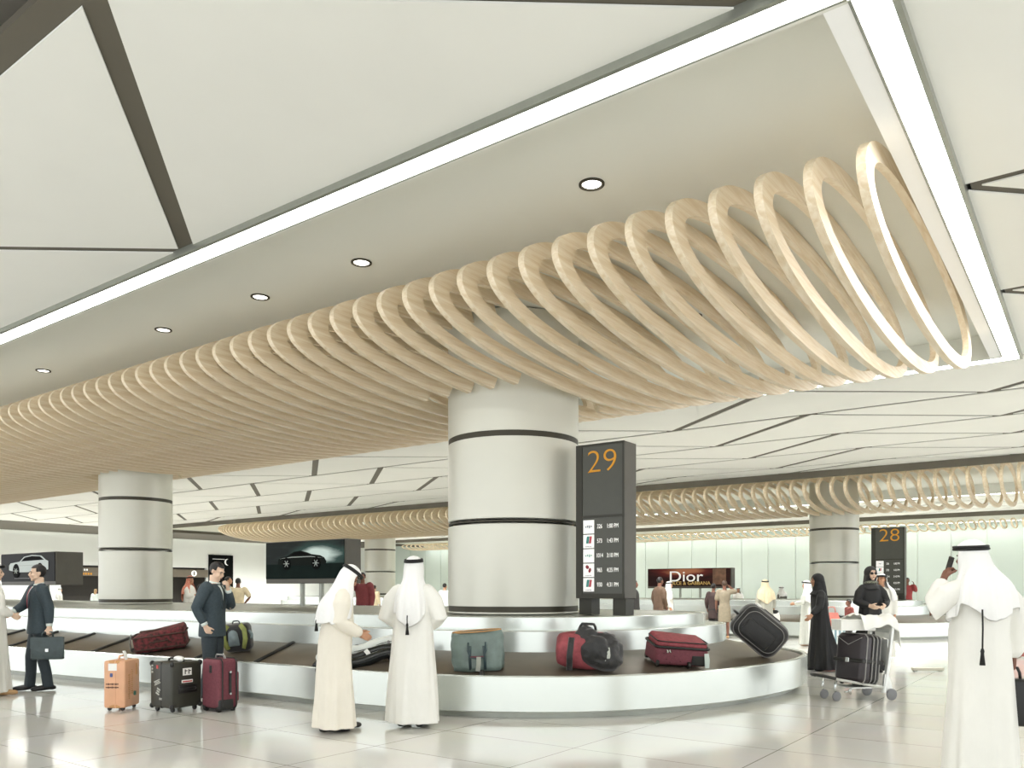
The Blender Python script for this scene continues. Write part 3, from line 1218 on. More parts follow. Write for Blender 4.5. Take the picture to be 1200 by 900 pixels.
arc_handle(bm, (W / 2 - .004, -.09, H * .5), (W / 2 - .004, .11, H * .5), .022, .018, out=(1, 0, 0))
box(bm, (W / 2, .01, H * .5), (.012, .26, .1), .006)
obj('side_handle', bm, M_TRIM, t, angle=40)
for sx in (-1, 1):
    for sy in (-1, 1):
        wheel('wheel', (sx * .14, sy * .15, .03), .03, .03, (0, 1, 0), t)
bm = BM()
box(bm, (W / 2 + .003, -.0, H * .88), (.006, .12, .085))
st = obj('white_sticker', bm, M_WHITEP, t)
bm = BM()
for k in (-.03, .02):
    box(bm, (W / 2 + .006, k, H * .88), (.004, .012, .055))
box(bm, (W / 2 + .006, -.015, H * .9), (.004, .03, .01))
box(bm, (W / 2 + .006, .035, H * .9), (.004, .03, .01))
obj('letters', bm, M_TRIM, st)
bm = BM()
box(bm, (W / 2 + .003, .0, H * .67), (.006, .15, .035))
st = obj('white_sticker', bm, M_WHITEP, t)
bm = BM()
box(bm, (W / 2 + .005, .0, H * .665), (.006, .13, .014))
obj('red_line', bm, mat('sticker_red', '#c04040', .5, var=.05), st)
for (x, z, w_, h_, a) in ((-.06, .56, .11, .045, -.35), (-.045, .36, .06, .07, .4), (-.15, .85, .025, .09, 0), (-.0, .2, .05, .02, 0)):
    bm = BM()
    for k in range(3):
        box(bm, (0, 0, (k - 1) * h_ / 2.4), (w_ * (1 - .2 * (k % 2)), .006, h_ / 4.2))
    for v in bm.verts:
        x0, z0 = v.co.x, v.co.z
        v.co.x = x + x0 * math.cos(a) + z0 * math.sin(a)
        v.co.z = .05 + z * H - x0 * math.sin(a) * 1 + z0 * math.cos(a)
        v.co.y += -Dp / 2 - .002
    obj('graffiti_sticker', bm, mat('sticker_grey', '#b9b9b0', .5, var=.1), t)
bm = BM()
box(bm, (-.06, -Dp / 2 - .002, H * .99), (.03, .005, .04))
obj('red_sticker', bm, mat('sticker_red', '#c04040', .5, var=.05), t)


def soft_case(name, label, cat, loc, rz, W, Dp, H, m_side, m_front, group=None, rot=None, pocket=True, wheels=True, handle_side=True, belt_strap=False):
    """upright soft suitcase; big face towards +x, narrow face with handle towards -y, top +z"""
    t = thing(name, label, cat, loc, rz, group, rot)
    bm = BM()
    box(bm, (0, 0, .04 + H / 2), (W, Dp, H), .045, 4)
    for v in bm.verts:   # puffy
        q = (v.co.z - .04 - H / 2) / (H / 2)
        k = 1 - q * q
        if abs(v.co.x) > W * .3:
            v.co.x *= 1 + .06 * k
    obj('body', bm, m_side, t, smooth=True)
    return t


def rect_loop(bm, c, a, b, ha, hb, r, rad, n=6):
    """rounded rectangle piping in plane of unit vectors a, b"""
    c, a, b = Vector(c), Vector(a), Vector(b)
    pts = []
    for sx, sy, a0 in ((1, 1, 0), (-1, 1, PI / 2), (-1, -1, PI), (1, -1, 1.5 * PI)):
        for k in range(n + 1):
            an = a0 + k / n * PI / 2
            pts.append(c + a * (sx * (ha - r) + r * math.cos(an)) + b * (sy * (hb - r) + r * math.sin(an)))
    tube(bm, pts, rad, 6, closed=True, up=tuple(a.cross(b)))


# ---- maroon upright case
g = ground(258, 832.5)
t = soft_case('soft_suitcase', 'maroon upright soft suitcase in front of the thoughtful man', 'suitcase', g, face_rz(-53), .27, .36, .58, M_MAROON, M_MAROOND,
              'luggage standing on the floor before the carousel')
W, Dp, H = .27, .36, .58
bm = BM()
for x in (-.09, .095):
    rect_loop(bm, (x, 0, .04 + H / 2), (0, 1, 0), (0, 0, 1), Dp / 2 + .006, H / 2 + .006, .05, .009)
obj('zip_piping', bm, M_TRIM, t, smooth=True)
bm = BM()
box(bm, (W / 2 + .016, .0, .04 + H * .42), (.05, Dp * .72, H * .62), .022, 3)
obj('front_pocket', bm, M_MAROON, t, smooth=True)
bm = BM()
box(bm, (.01, -Dp / 2 - .008, .04 + H * .52), (.035, .018, H * .46), .008)
obj('side_handle', bm, M_TRIM, t)
bm = BM()
for z in (.3, .74):
    cyl(bm, (.01, -Dp / 2 - .022, .04 + H * z), (.01, -Dp / 2 - .01, .04 + H * z), .014)
obj('handle_studs', bm, M_CHROME, t)
bm = BM()
box(bm, (-W / 2 - .004, -.02, .04 + H * .8), (.014, .05, .09), .008)
obj('buckle', bm, M_TRIM, t)
bm = BM()
for y in (-1, 1):
    box(bm, (-.03, y * (Dp / 2 - .03), .09), (.2, .075, .14), .03, 3)
obj('corner_guards', bm, M_TRIM, t, smooth=True)
for y in (-1, 1):
    wheel('wheel', (-.1, y * .13, .038), .038, .035, (0, 1, 0), t)
bm = BM()
for y in (-1, 1):
    box(bm, (.09, y * .12, .022), (.05, .04, .044), .01)
obj('feet', bm, M_TRIM, t)
bm = BM()
arc_handle(bm, (0, -.09, H + .04), (0, .09, H + .04), .045, .011)
obj('top_handle', bm, M_GREYST, t, smooth=True)
luggage_tag(t, (.02, -.03, H + .1), (1, -.4, 0), .07)


# ---- things riding on the belt
def belt_frame(px, d, turn, dz=0.0):
    v, i = CAR1.on_belt(px, d)
    v.z += dz
    n = CAR1.nrm[i]
    pitch = math.atan2(.208, 1.09)
    ang = math.atan2(n.y, n.x)
    up = Vector((-n.x * math.sin(pitch), -n.y * math.sin(pitch), math.cos(pitch)))
    # local x follows 'turn' (heading), local z = belt normal
    h = face_rz(turn) + PI / 2
    x = Vector((math.cos(h), math.sin(h), 0))
    x = (x - up * x.dot(up)).normalized()
    y = up.cross(x)
    M = Matrix((x, y, up)).transposed().to_4x4()
    M.translation = v
    return M


def put(t, M):
    t.matrix_world = M
    t.rotation_euler = M.to_euler()
    t.location = M.translation
    return t


BELT_GROUP = 'bags riding on the near carousel'


def belted(name, label, cat, px, d, turn, dz=.012):
    return put(thing(name, label, cat, (0, 0, 0), 0, BELT_GROUP), belt_frame(px, d, turn, dz))


def blob_bag(bm, L, Wd, H, sag=.12, n=20, rows=9, seed=1, squash=0.75):
    """soft bag body lying along x; superelliptic sections with folds"""
    rnd = random.Random(seed)
    ph = [rnd.uniform(0, 6.3) for _ in range(6)]
    secs = []
    for i in range(rows + 1):
        u = i / rows * 2 - 1
        k = (1 - abs(u) ** 3.2) ** .5 if abs(u) < 1 else .15
        k = max(k, .35)
        pts = []
        for j in range(n):
            a = 2 * PI * j / n
            c, s = math.cos(a), math.sin(a)
            f = (abs(c) ** 2.8 + abs(s) ** 2.8) ** (-1 / 2.8)
            w = 1 + .05 * math.sin(3 * a + ph[0] + 4 * u) + .04 * math.sin(5 * a + ph[1] - 7 * u)
            y = Wd / 2 * c * f * (k * .3 + .7) * w
            z = H / 2 * s * f * w * (k * .4 + .6)
            z = z + H / 2
            z -= sag * H * (1 - u * u) * .5 * max(0, s)
            pts.append(Vector((u * L / 2, y, max(z, 0.0))))
        secs.append(pts)
    loft(bm, secs)


def subd(o, lv=1):
    md = o.modifiers.new('sub', 'SUBSURF')
    md.levels = lv
    md.render_levels = lv
    return o


# red floral duffel box
t = belted('floral_suitcase', 'red and brown floral soft suitcase lying on the belt at the left', 'suitcase', 191, .5, 75)
bm = BM()
box(bm, (0, 0, .15), (.74, .4, .29), .05, 4)
for v in bm.verts:
    v.co.z += .05 * v.co.x / .4 * (v.co.z / .29) + .03 * (1 - (v.co.x / .4) ** 2) * (v.co.z > .2)
obj('body', bm, M_FLORAL, t, smooth=True)
bm = BM()
for z, in ((.055,), (.245,)):
    rect_loop(bm, (0, 0, z), (1, 0, 0), (0, 1, 0), .378, .208, .06, .013)
obj('edge_piping', bm, M_FLORALB, t, smooth=True)
bm = BM()
box(bm, (.02, -.0, .305), (.6, .1, .012), .004)
obj('top_band', bm, M_FLORALB, t)
bm = BM()
tube(bm, [(-.385, -.1, .3), (-.42, -.1, .2), (-.43, -.08, .05)], [.035] * 3, 8, flat=.15, up=(-1, 0, 0))
obj('pale_strap', bm, mat('pale_strap', '#aebfb6', .5, var=.05), t)
for y in (-.12, .12):
    wheel('wheel', (-.385, y, .06), .035, .03, (0, 1, 0), t)
bm = BM()
arc_handle(bm, (-.12, -.21, .16), (.12, -.21, .16), .03, .012, out=(0, -1, 0))
obj('handle', bm, M_FLORALB, t, smooth=True)

# backpack
t = belted('backpack', 'black, green and grey backpack on the belt beside the thoughtful man', 'backpack', 283, .62, 90)
bm = BM()
box(bm, (0, 0, .2), (.38, .24, .4), .07, 4)
obj('body', bm, M_BLACKN, t, smooth=True)
bm = BM()
prism(bm, [(-.09, .1), (.08, .1), (.06, .3), (.0, .34), (-.06, .31)], .05, Matrix.Translation((-.02, -.15, 0)))
bmesh.ops.bevel(bm, geom=bm.edges[:], offset=.012, segments=2, affect='EDGES')
obj('front_pocket', bm, M_GREYN, t, smooth=True)
for sx, tilt in ((-1, .12), (1, .12)):
    bm = BM()
    tube(bm, [(sx * .09, -.1, .4), (sx * .15, -.14, .33), (sx * .155, -.15, .2), (sx * .11, -.15, .06)], [.035, .04, .04, .03], 8, flat=.3, up=(0, -1, 0))
    obj('shoulder_strap', bm, M_OLIVEG, t, smooth=True)
bm = BM()
arc_handle(bm, (-.05, 0, .4), (.05, 0, .4), .04, .009)
obj('handle', bm, M_TRIM, t, smooth=True)
bm = BM()
tube(bm, [(.19, -.06, .3), (.23, -.08, .24), (.22, -.09, .18)], [.02] * 3, 8)
obj('buckle', bm, M_GREYN, t, smooth=True)

# long rolls between the two white robed men
for lab, m, r, L, d, dz, pxo, tg in (('lower glossy black board bag between the two white robed men', M_GLOSSB, .065, 1.15, .38, .07, 428, False),
                                     ('upper black board bag with a white paper tag, between the robed men', M_GLOSSB, .06, 1.15, .55, .075, 424, True),
                                     ('pale grey white padded board bag on the belt behind the black ones', M_WHITEB, .075, 1.2, .86, .085, 428, False)):
    v, i = CAR1.on_belt(pxo, d)
    v.z += dz
    t = thing('board_bag', lab, 'bag', v, face_rz(72), 'long board bags on the belt between the robed men')
    t.rotation_euler = (0, math.radians(-11), face_rz(70) + PI / 2)
    bm = BM()
    pts = [Vector(((k / 12 - .5) * L, 0, .02 * math.sin(k * .9))) for k in range(13)]
    tube(bm, pts, [r * (1 + .05 * math.sin(k * 2.1)) * (1 if 0 < k < 12 else .8) for k in range(13)], 14, round_ends=True)
    obj('sleeve', bm, m, t, smooth=True)
    bm = BM()
    tube(bm, [p + Vector((0, -r * .96, .0)) for p in pts[1:-1]], .005, 5)
    obj('zip', bm, M_TRIM, t)
    for x in (-.28, .3):
        bm = BM()
        lathe(bm, [(r * 1.03, -.018), (r * 1.09, 0), (r * 1.03, .018)], seg=20)
        o = obj('strap', bm, M_TRIM if m is M_GLOSSB else M_GREYST, t, smooth=True)
        o.rotation_euler = (0, PI / 2, 0)
        o.location = (x, 0, 0)
    if tg:
        bm = BM()
        tube(bm, [(.05, -r - .004, .06), (.07, -r - .02, .02), (.1, -r - .03, -.09)], [.028] * 3, 8, flat=.1, up=(0, -1, 0))
        obj('paper_tag', bm, M_WHITEP, t)

# grey green tote
t = belted('leather_tote', 'grey green glossy leather tote with tan lining on the belt', 'bag', 559, .42, 91)
bm = BM()
secs = []
for i in range(9):
    z = i / 8 * .45
    u = i / 8
    wx = .285 + .02 * math.sin(u * PI) + (.0 if u < .9 else -.01)
    wy = .125 * (1 - .65 * u)
    pts = []
    for j in range(28):
        a = 2 * PI * j / 28
        c, s = math.cos(a), math.sin(a)
        f = (abs(c) ** 3.5 + abs(s) ** 3.5) ** (-1 / 3.5)
        dd = 1 + .03 * math.sin(4 * a + 9 * u) + .03 * math.sin(7 * a - 6 * u)
        pts.append(Vector((wx * c * f * dd, wy * s * f * (1 + .12 * math.sin(6 * a + 5 * u)), z + (.012 * c * u))))
    secs.append(pts)
loft(bm, secs)
obj('body', bm, M_TOTE, t, smooth=True)
bm = BM()
tube(bm, [(.28 * math.cos(a), .052 * math.sin(a), .452 + .012 * math.cos(a)) for a in [2 * PI * k / 28 for k in range(28)]], .008, 6, closed=True)
obj('tan_rim', bm, M_TANL, t, smooth=True)
for sx in (-1, 1):
    bm = BM()
    tube(bm, [(sx * .085, -.125, .02), (sx * .085, -.135, .15), (sx * .08, -.11, .3)], [.016] * 3, 8, flat=.3, up=(0, -1, 0))
    obj('strap', bm, M_TOTEB, t, smooth=True)
bm = BM()
tube(bm, [(-.1, -.1, .34), (-.105, -.14, .25), (-.07, -.165, .18), (0, -.17, .165), (.07, -.165, .18), (.105, -.14, .25), (.1, -.1, .34)], .011, 8)
obj('handle', bm, M_TOTEB, t, smooth=True)
bm = BM()
box(bm, (0, -.165, .185), (.16, .018, .02), .006)
obj('red_trim', bm, M_MAROON, t)
bm = BM()
tube(bm, [(.02, -.185, .19), (.015, -.18, .1), (-.0, -.17, .015)], [.026] * 3, 8, flat=.12, up=(0, -1, 0))
obj('paper_tag', bm, mat('grey_tag', '#aeb2a8', .5, var=.04), t)

# red and black soft bag
t = belted('soft_bag', 'slumped red and black soft bag on the belt', 'bag', 687, .45, 92)
t.scale = (1.16, 1.1, 1.16)
bm = BM()
blob_bag(bm, .62, .34, .36, sag=-.1, seed=4, rows=12)
subd(obj('body', bm, M_RED, t, smooth=True))
bm = BM()
ellipsoid(bm, (.12, -.04, .2), (.24, .2, .19), 40, 28)
ellipsoid(bm, (.0, -.02, .3), (.15, .13, .13), 36, 24)
ellipsoid(bm, (.2, -.08, .12), (.17, .16, .12), 18, 12)
ellipsoid(bm, (-.04, -.0, .4), (.06, .07, .045), 14, 10)
for v in bm.verts:
    v.co += v.co.normalized() * (.035 * mnoise.noise(v.co * 9) + .05 * abs(mnoise.noise(v.co * 16 + Vector((3, 1, 2)))) - .015)
    v.co.z = max(v.co.z, .004)
me = fuse(bm, .014, 2)
new_obj('black_cover', me, M_BLACKN, t, True)
bm = BM()
tube(bm, [(-.17, -.185, .02), (-.175, -.2, .18), (-.16, -.13, .34)], [.03] * 3, 8, flat=.25, up=(0, -1, 0))
obj('strap', bm, M_BLACKN, t, smooth=True)
bm = BM()
tube(bm, [(.19, -.2, .27), (.2, -.225, .2), (.19, -.235, .13)], [.022] * 3, 8, flat=.12, up=(0, -1, 0))
obj('paper_tag', bm, mat('grey_tag', '#aeb2a8', .5, var=.04), t)
bm = BM()
arc_handle(bm, (-.08, -.02, .4), (.08, -.02, .4), .06, .014)
obj('handle', bm, M_BLACKN, t, smooth=True)

# maroon case lying flat
t = belted('soft_suitcase', 'maroon wheeled suitcase lying flat on the belt, near its right end', 'suitcase', 788, .5, 82)
bm = BM()
box(bm, (0, 0, .13), (.66, .46, .22), .045, 4)
obj('body', bm, M_MAROON, t, smooth=True)
bm = BM()
box(bm, (0, 0, .275), (.63, .43, .1), .045, 4)
for v in bm.verts:
    v.co.z += .018 * math.sin(v.co.x * 22 + v.co.y * 4) * (v.co.z > .27) + .05 * max(0, -v.co.x) * (v.co.z > .27)
lid = obj('lid', bm, M_RED, t, smooth=True)
bm = BM()
rect_loop(bm, (0, 0, .245), (1, 0, 0), (0, 1, 0), .338, .238, .06, .016)
obj('zip_piping', bm, M_TRIM, t, smooth=True)
bm = BM()
rect_loop(bm, (0, 0, .31), (1, 0, 0), (0, 1, 0), .318, .218, .06, .008)
obj('lid_piping', bm, M_TRIM, t, smooth=True)
for (x, y) in ((-.3, -.215), (.09, -.235), (.3, .2), (-.3, .2)):
    wheel('wheel', (x, y, .04), .042, .035, (1, 0, 0), t)
bm = BM()
box(bm, (.22, -.235, .1), (.2, .02, .12), .01)
obj('black_panel', bm, M_TRIM, t)
bm = BM()
box(bm, (.335, .0, .12), (.02, .2, .03), .008)
obj('end_handle', bm, M_TRIM, t)
bm = BM()
tube(bm, [(.29, -.25, .2), (.3, -.27, .13), (.31, -.28, .03)], [.028, .032, .028], 8, flat=.2, up=(0, -1, 0))
obj('clear_tag', bm, mat('pale_tag', '#b9c4bd', .3, var=.05), t)
bm = BM()
for (x, z) in ((-.2, .1), (-.1, .14), (-.24, .17), (-.02, .08), (-.15, .06)):
    box(bm, (x, -.233, z), (.02, .006, .012))
obj('stitched_marks', bm, M_MAROOND, t)
bm = BM()
cyl(bm, (-.2, -.235, .21), (-.2, -.26, .18), .012, seg=8)
cyl(bm, (-.17, -.235, .215), (-.165, -.262, .185), .01, seg=8)
obj('zip_pull', bm, M_CHROME, t)

# big black bag leaning
t = put(thing('duffel_bag', 'large black duffel with grey piping leaning on the belt at its right end', 'bag', (0, 0, 0), 0, BELT_GROUP), belt_frame(884, .5, 97, .0))
t.scale = (1.12, 1.12, 1.12)
bm = BM()
box(bm, (0, 0, 0), (.66, .32, .46), .13, 5)
Rm = Euler((0, math.radians(30), 0)).to_matrix()
for v in bm.verts:
    v.co = Rm @ v.co
    v.co += Vector((1, .6, 1)) * .012 * mnoise.noise(v.co * 7)
zmin = min(v.co.z for v in bm.verts)
for v in bm.verts:
    v.co.z -= zmin
body = obj('body', bm, M_BLACKN, t, smooth=True)
OFF = Vector((0, 0, -zmin))
for y, m_ in ((-.158, M_GREYST), (-.12, M_GREYST)):
    bm = BM()
    rect_loop(bm, (0, y, 0), (1, 0, 0), (0, 0, 1), .27 + (y + .158) * 1.1, .175 + (y + .158) * 1.1, .12, .0045)
    for v in bm.verts:
        v.co = Rm @ v.co + OFF
    obj('piping', bm, m_, t, smooth=True)
bm = BM()
box(bm, (-.02, -.165, -.05), (.4, .05, .22), .03, 3)
for v in bm.verts:
    v.co = Rm @ v.co + OFF
obj('front_pocket', bm, M_BLACKN, t, smooth=True)
bm = BM()
arc_handle(bm, (-.34, -.08, 0), (-.34, .08, 0), .05, .016, out=(-1, 0, 0))
for v in bm.verts:
    v.co = Rm @ v.co + OFF
obj('handle', bm, M_BLACKN, t, smooth=True)
bm = BM()
ellipsoid(bm, (-.22, -.05, .235), (.05, .035, .02), 12, 8)
for v in bm.verts:
    v.co = Rm @ v.co + OFF
obj('white_tag', bm, M_WHITEP, t, smooth=True)
bm = BM()
box(bm, (0, -.0, .24), (.25, .05, .02), .008)
for v in bm.verts:
    v.co = Rm @ v.co + OFF
obj('top_strap', bm, M_TRIM, t)

# ---- luggage trolley (local x points left in the photo = its front)
g = ground(998, 819)
TR = thing('luggage_trolley', 'silver luggage trolley carrying a black suitcase', 'trolley', g, face_rz(270) + PI / 2 + math.radians(8))
# local +x = heading 270 rotated: use explicit axes
TR.rotation_euler = (0, 0, math.atan2(-ST, -CT) + math.radians(14))
M_WHL = mat('grey_wheel_tread', '#77787a', .5, var=.05)
M_ALU = mat('trolley_aluminium', '#d8dad6', 0.3, 0.5, var=.03)
bm = BM()
for y in (-.2, .2):
    tube(bm, [(-.36, y, .16), (.1, y * .95, .24), (.42, y * .8, .3)], [.03] * 3, 8, flat=.6)
for x in (-.2, -.02, .16):
    box(bm, (x, 0, .19 + .18 * (x + .2)), (.05, .4, .025), .006)
box(bm, (-.12, 0, .165), (.5, .34, .015), .004)
obj('platform', bm, M_ALU, TR, angle=40)
bm = BM()
tube(bm, [(.38, -.2, .295), (.5, -.14, .325), (.53, 0, .33), (.5, .14, .325), (.38, .2, .295)], .022, 10)
obj('front_bumper', bm, M_RUB, TR, smooth=True)
bm = BM()
for y in (-.21, .21):
    tube(bm, [(-.33, y, .1), (-.40, y, .55), (-.46, y, .98)], [.026] * 3, 8, flat=1.3)
box(bm, (-.4, 0, .62), (.02, .4, .34), .006)
box(bm, (-.445, 0, .9), (.03, .42, .05), .008)
obj('back_frame', bm, M_ALU, TR, angle=40)
bm = BM()
tube(bm, [(-.46, -.21, .98), (-.52, -.2, 1.03), (-.54, 0, 1.04), (-.52, .2, 1.03), (-.46, .21, .98)], .02, 10)
obj('push_handle', bm, M_ALU, TR, smooth=True)
for y in (-.21, .21):
    bm = BM()
    prism(bm, [(-.46, .1), (-.3, .1), (-.33, .34), (-.39, .34)], .03, Matrix.Translation((0, y - .015, 0)))
    hs = obj('wheel_guard', bm, M_ALU, TR)
    wheel('wheel', (-.42, y + (.03 if y > 0 else -.03), .075), .075, .03, (0, 1, 0), hs, M_WHL)
for y in (-.13, .13):
    bm = BM()
    tube(bm, [(.33, y, .28), (.345, y, .16), (.32, y - .025, .08)], .016, 8)
    cs = obj('caster_fork', bm, M_CHROME, TR, smooth=True)
    wheel('wheel', (.32, y, .06), .06, .028, (0, 1, 0), cs, M_WHL)
bm = BM()
tube(bm, [(.0, 0, .17), (.02, 0, .1), (.1, 0, .09)], .014, 8)
tube(bm, [(-.04, .03, .16), (.06, .03, .12), (.04, .03, .07)], .014, 8)
obj('brake_linkage', bm, M_CHROME, TR, smooth=True)

# suitcase on the trolley
tm = Matrix.Translation(g) @ Matrix.Rotation(TR.rotation_euler.z, 4, 'Z')
t = thing('suitcase', 'black suitcase with grey ribs and a luggage strap, on the trolley', 'suitcase', tm @ Vector((-.1, 0, .2)))
t.rotation_euler = (0, math.radians(-6), TR.rotation_euler.z + math.radians(12))
bm = BM()
box(bm, (.12, 0, .33), (.2, .46, .64), .07, 4)
obj('front_shell', bm, mat('black_plum_shell', '#2a2326', .4, var=.1, scale=10), t, smooth=True)
bm = BM()
box(bm, (-.05, 0, .33), (.18, .45, .62), .06, 4)
obj('back_shell', bm, M_TRIM, t, smooth=True)
bm = BM()
for x, k in ((.155, 0), (.04, 0), (-.03, .0), (-.1, -.01)):
    rect_loop(bm, (x, 0, .33), (0, 1, 0), (0, 0, 1), .232 + k, .322 + k, .075, .009)
obj('grey_ribs', bm, M_GREYST, t, smooth=True)
bm = BM()
box(bm, (.03, 0, .3), (.40, .475, .05), .012)
obj('luggage_strap', bm, M_RUB, t)
bm = BM()
box(bm, (.235, .0, .3), (.015, .06, .06), .006)
obj('strap_buckle', bm, M_CHROME, t)
bm = BM()
for s in (-1, 1):
    tube(bm, [(.226, s * .2, .6), (.235, 0, .5)], .005, 5)
obj('chevron_seam', bm, M_GREYST, t)
bm = BM()
arc_handle(bm, (.02, -.08, .65), (.02, .08, .65), .04, .012)
obj('handle', bm, M_TRIM, t, smooth=True)
for y in (-.16, .16):
    for x in (-.1, .12):
        wheel('wheel', (x, y, .005), .03, .03, (0, 1, 0), t)

# white box and cloth over the handle
t = thing('carton', 'white carton on top of the black suitcase on the trolley', 'box', tm @ Vector((-.04, -.02, .905)), TR.rotation_euler.z - math.radians(12))
bm = BM()
box(bm, (0, 0, .065), (.46, .3, .13), .006)
obj('body', bm, M_WHITEP, t)
bm = BM()
box(bm, (0, 0, .134), (.47, .31, .02), .005)
obj('lid', bm, M_WHITEP, t)
M_CLOTH = mat('white_coat_cloth', '#e9e9e4', .75, var=.04, scale=6, bump=.2, bscale=14)
bm = BM()
nu, nv = 26, 22
g2 = []
for i in range(nu):
    row = []
    u = i / (nu - 1)
    for j in range(nv):
        v = j / (nv - 1) * 2 - 1
        x = .0 - u * .78
        z = 1.095 - .1 * max(0, (x + .1) - .16) ** .5 * 1.6
        if x < -.52:
            z = 1.11 - 1.3 * (-.52 - x)
            x = -.53 - .12 * (-.52 - x)
        elif x < -.1:
            z = 1.1 + .035 * math.sin((x + .1) / .42 * PI)
        y = v * .27
        over = max(0, abs(v) - .62)
        y = math.copysign(min(abs(y), .2 + .1 * over), v)
        z -= over * .5 * (.5 + .5 * math.sin(u * 5 + (1 if v > 0 else 0)) ** 2)
        z += .016 * math.sin(u * 21 + v * 4) + .014 * math.sin(v * 13 + u * 6)
        row.append(bm.verts.new((x, y, z)))
    g2.append(row)
for i in range(nu - 1):
    for j in range(nv - 1):
        bm.faces.new((g2[i][j], g2[i + 1][j], g2[i + 1][j + 1], g2[i][j + 1]))
t = obj('white_coat', bm, M_CLOTH, None, smooth=True)
tag(t, 'white coat thrown over the trolley handle and carton', 'coat')
sd = t.modifiers.new('solid', 'SOLIDIFY')
sd.thickness = .012
subd(t)
t.location = g
t.rotation_euler = (0, 0, TR.rotation_euler.z)

# low floor bar between trolley and phoning man
a = ground(1087, 787)
t = thing('floor_bar', 'low beige metal bar on the floor between the trolley and the phoning man', 'floor bar', a, THETA)
bm = BM()
box(bm, (0, 0, .045), (.55, .08, .05), .01)
obj('rail', bm, mat('beige_metal', '#b9b4a4', .4, .3, var=.03), t)
for x in (-.22, .22):
    bm = BM()
    box(bm, (x, 0, .012), (.05, .07, .024))
    obj('foot', bm, M_STEELD, t)

# bags by the far belt behind the women
g = ground(984, 757)
t = thing('shopping_bag', 'blue and white striped shopping bag on the floor behind the woman in black', 'bag', g, face_rz(20))
m_ = bpy.data.materials.new('blue_striped_paper')
m_.use_nodes = True
nt = m_.node_tree
wv = nt.nodes.new('ShaderNodeTexWave')
wv.inputs['Scale'].default_value = 3.2
tcn = nt.nodes.new('ShaderNodeTexCoord')
nt.links.new(tcn.outputs['Object'], wv.inputs['Vector'])
rr = nt.nodes.new('ShaderNodeValToRGB')
rr.color_ramp.elements[0].color = lin('#5c7f8c')
rr.color_ramp.elements[1].color = lin('#d6dcd8')
nt.links.new(wv.outputs['Fac'], rr.inputs['Fac'])
nt.links.new(rr.outputs['Color'], nt.nodes['Principled BSDF'].inputs['Base Color'])
bm = BM()
loft(bm, [[Vector((x * k, y * k2, z)) for x, y in ((-.24, -.1), (.24, -.1), (.24, .1), (-.24, .1))] for z, k, k2 in ((0, .92, 1), (.2, 1, .95), (.42, 1.02, .6))])
obj('body', bm, m_, t)
for y in (-.05, .05):
    bm = BM()
    arc_handle(bm, (-.1, y, .41), (.1, y, .41), .13, .008)
    obj('handle', bm, M_WHITEP, t)
g = ground(975, 760)
t = thing('handbag', 'coral red handbag on a small stand behind the woman in black', 'bag', ground(974.5, 752), face_rz(10))
bm = BM()
for sx in (-1, 1):
    for sy in (-1, 1):
        cyl(bm, (sx * .16, sy * .1, 0), (sx * .16, sy * .1, .42), .012)
box(bm, (0, 0, .42), (.4, .26, .02))
obj('stand', bm, M_STEELD, t)
bm = BM()
loft(bm, [[Vector((x * k, y * k2, z)) for x, y in ((-.22, -.09), (0, -.11), (.22, -.09), (.22, .09), (0, .11), (-.22, .09))] for z, k, k2 in ((.43, 1, 1), (.55, 1.02, 1.1), (.8, .7, .5))])
obj('body', bm, mat('coral_leather', '#b5685c', .5, var=.1, scale=9), t, angle=50)
bm = BM()
arc_handle(bm, (-.1, 0, .79), (.1, 0, .79), .16, .014)
obj('handle', bm, mat('coral_leather', '#b5685c'), t, smooth=True)
# ================================================================== people
M_SKIN = mat('skin_tan', '#b98a6c', 0.5, var=.04, scale=14)
M_SKINL = mat('skin_light', '#e3c3aa', 0.5, var=.04, scale=14)
M_SKIND = mat('skin_brown', '#7a5140', 0.5, var=.05, scale=14)
M_HAIR = mat('dark_hair', '#1d1917', 0.5, var=.2, scale=60, bump=.3, bscale=120)
M_EYE = mat('eye_dark', '#241d1a', 0.25, var=.02)
M_LIP = mat('lip', '#a5655a', 0.45, var=.03)
M_THOBE = mat('white_thobe', '#e6e5de', 0.7, var=.015, scale=5, bump=.55, bscale=9, bz=.22)
M_THOBEC = mat('cream_thobe', '#e5dfd1', 0.7, var=.02, scale=5, bump=.55, bscale=9, bz=.22)
M_GHUTRA = mat('white_headcloth', '#ececea', 0.75, var=.01, scale=5, bump=.45, bscale=9, bz=.3)
M_AGAL = mat('black_cord', '#121211', 0.6, var=.2, scale=60)
M_SUIT = mat('slate_suit', '#36434a', 0.7, var=.1, scale=40, bump=.08, bscale=200)
M_SUITD = mat('charcoal_trousers', '#2b353b', 0.7, var=.1, scale=40)
M_SHIRT = mat('pale_shirt', '#dfe8e4', 0.6, var=.02)
M_TIER = mat('red_tie', '#9c3040', 0.5, var=.1, scale=60)
M_TIED = mat('dark_tie', '#1f2a2c', 0.5, var=.1, scale=60)
M_ABAYA = mat('black_abaya', '#141415', 0.62, var=.15, scale=8, bump=.6, bscale=9, bz=.25)
M_SHOE = mat('black_shoe', '#161514', 0.3, var=.05)
M_SANDAL = mat('tan_sandal', '#b08d62', 0.5, var=.05)


def V(*a):
    return Vector(a)


def rings_ellipse(cx, cy, z, rx, ry, n=40, e=2.3, rip=None):
    out = []
    for k in range(n):
        a = 2 * PI * k / n
        c, s = math.cos(a), math.sin(a)
        f = (abs(c) ** e + abs(s) ** e) ** (-1 / e)
        w = 1 + (rip(a, z) if rip else 0)
        out.append(V(cx + rx * c * f * w, cy + ry * s * f * w, z))
    return out


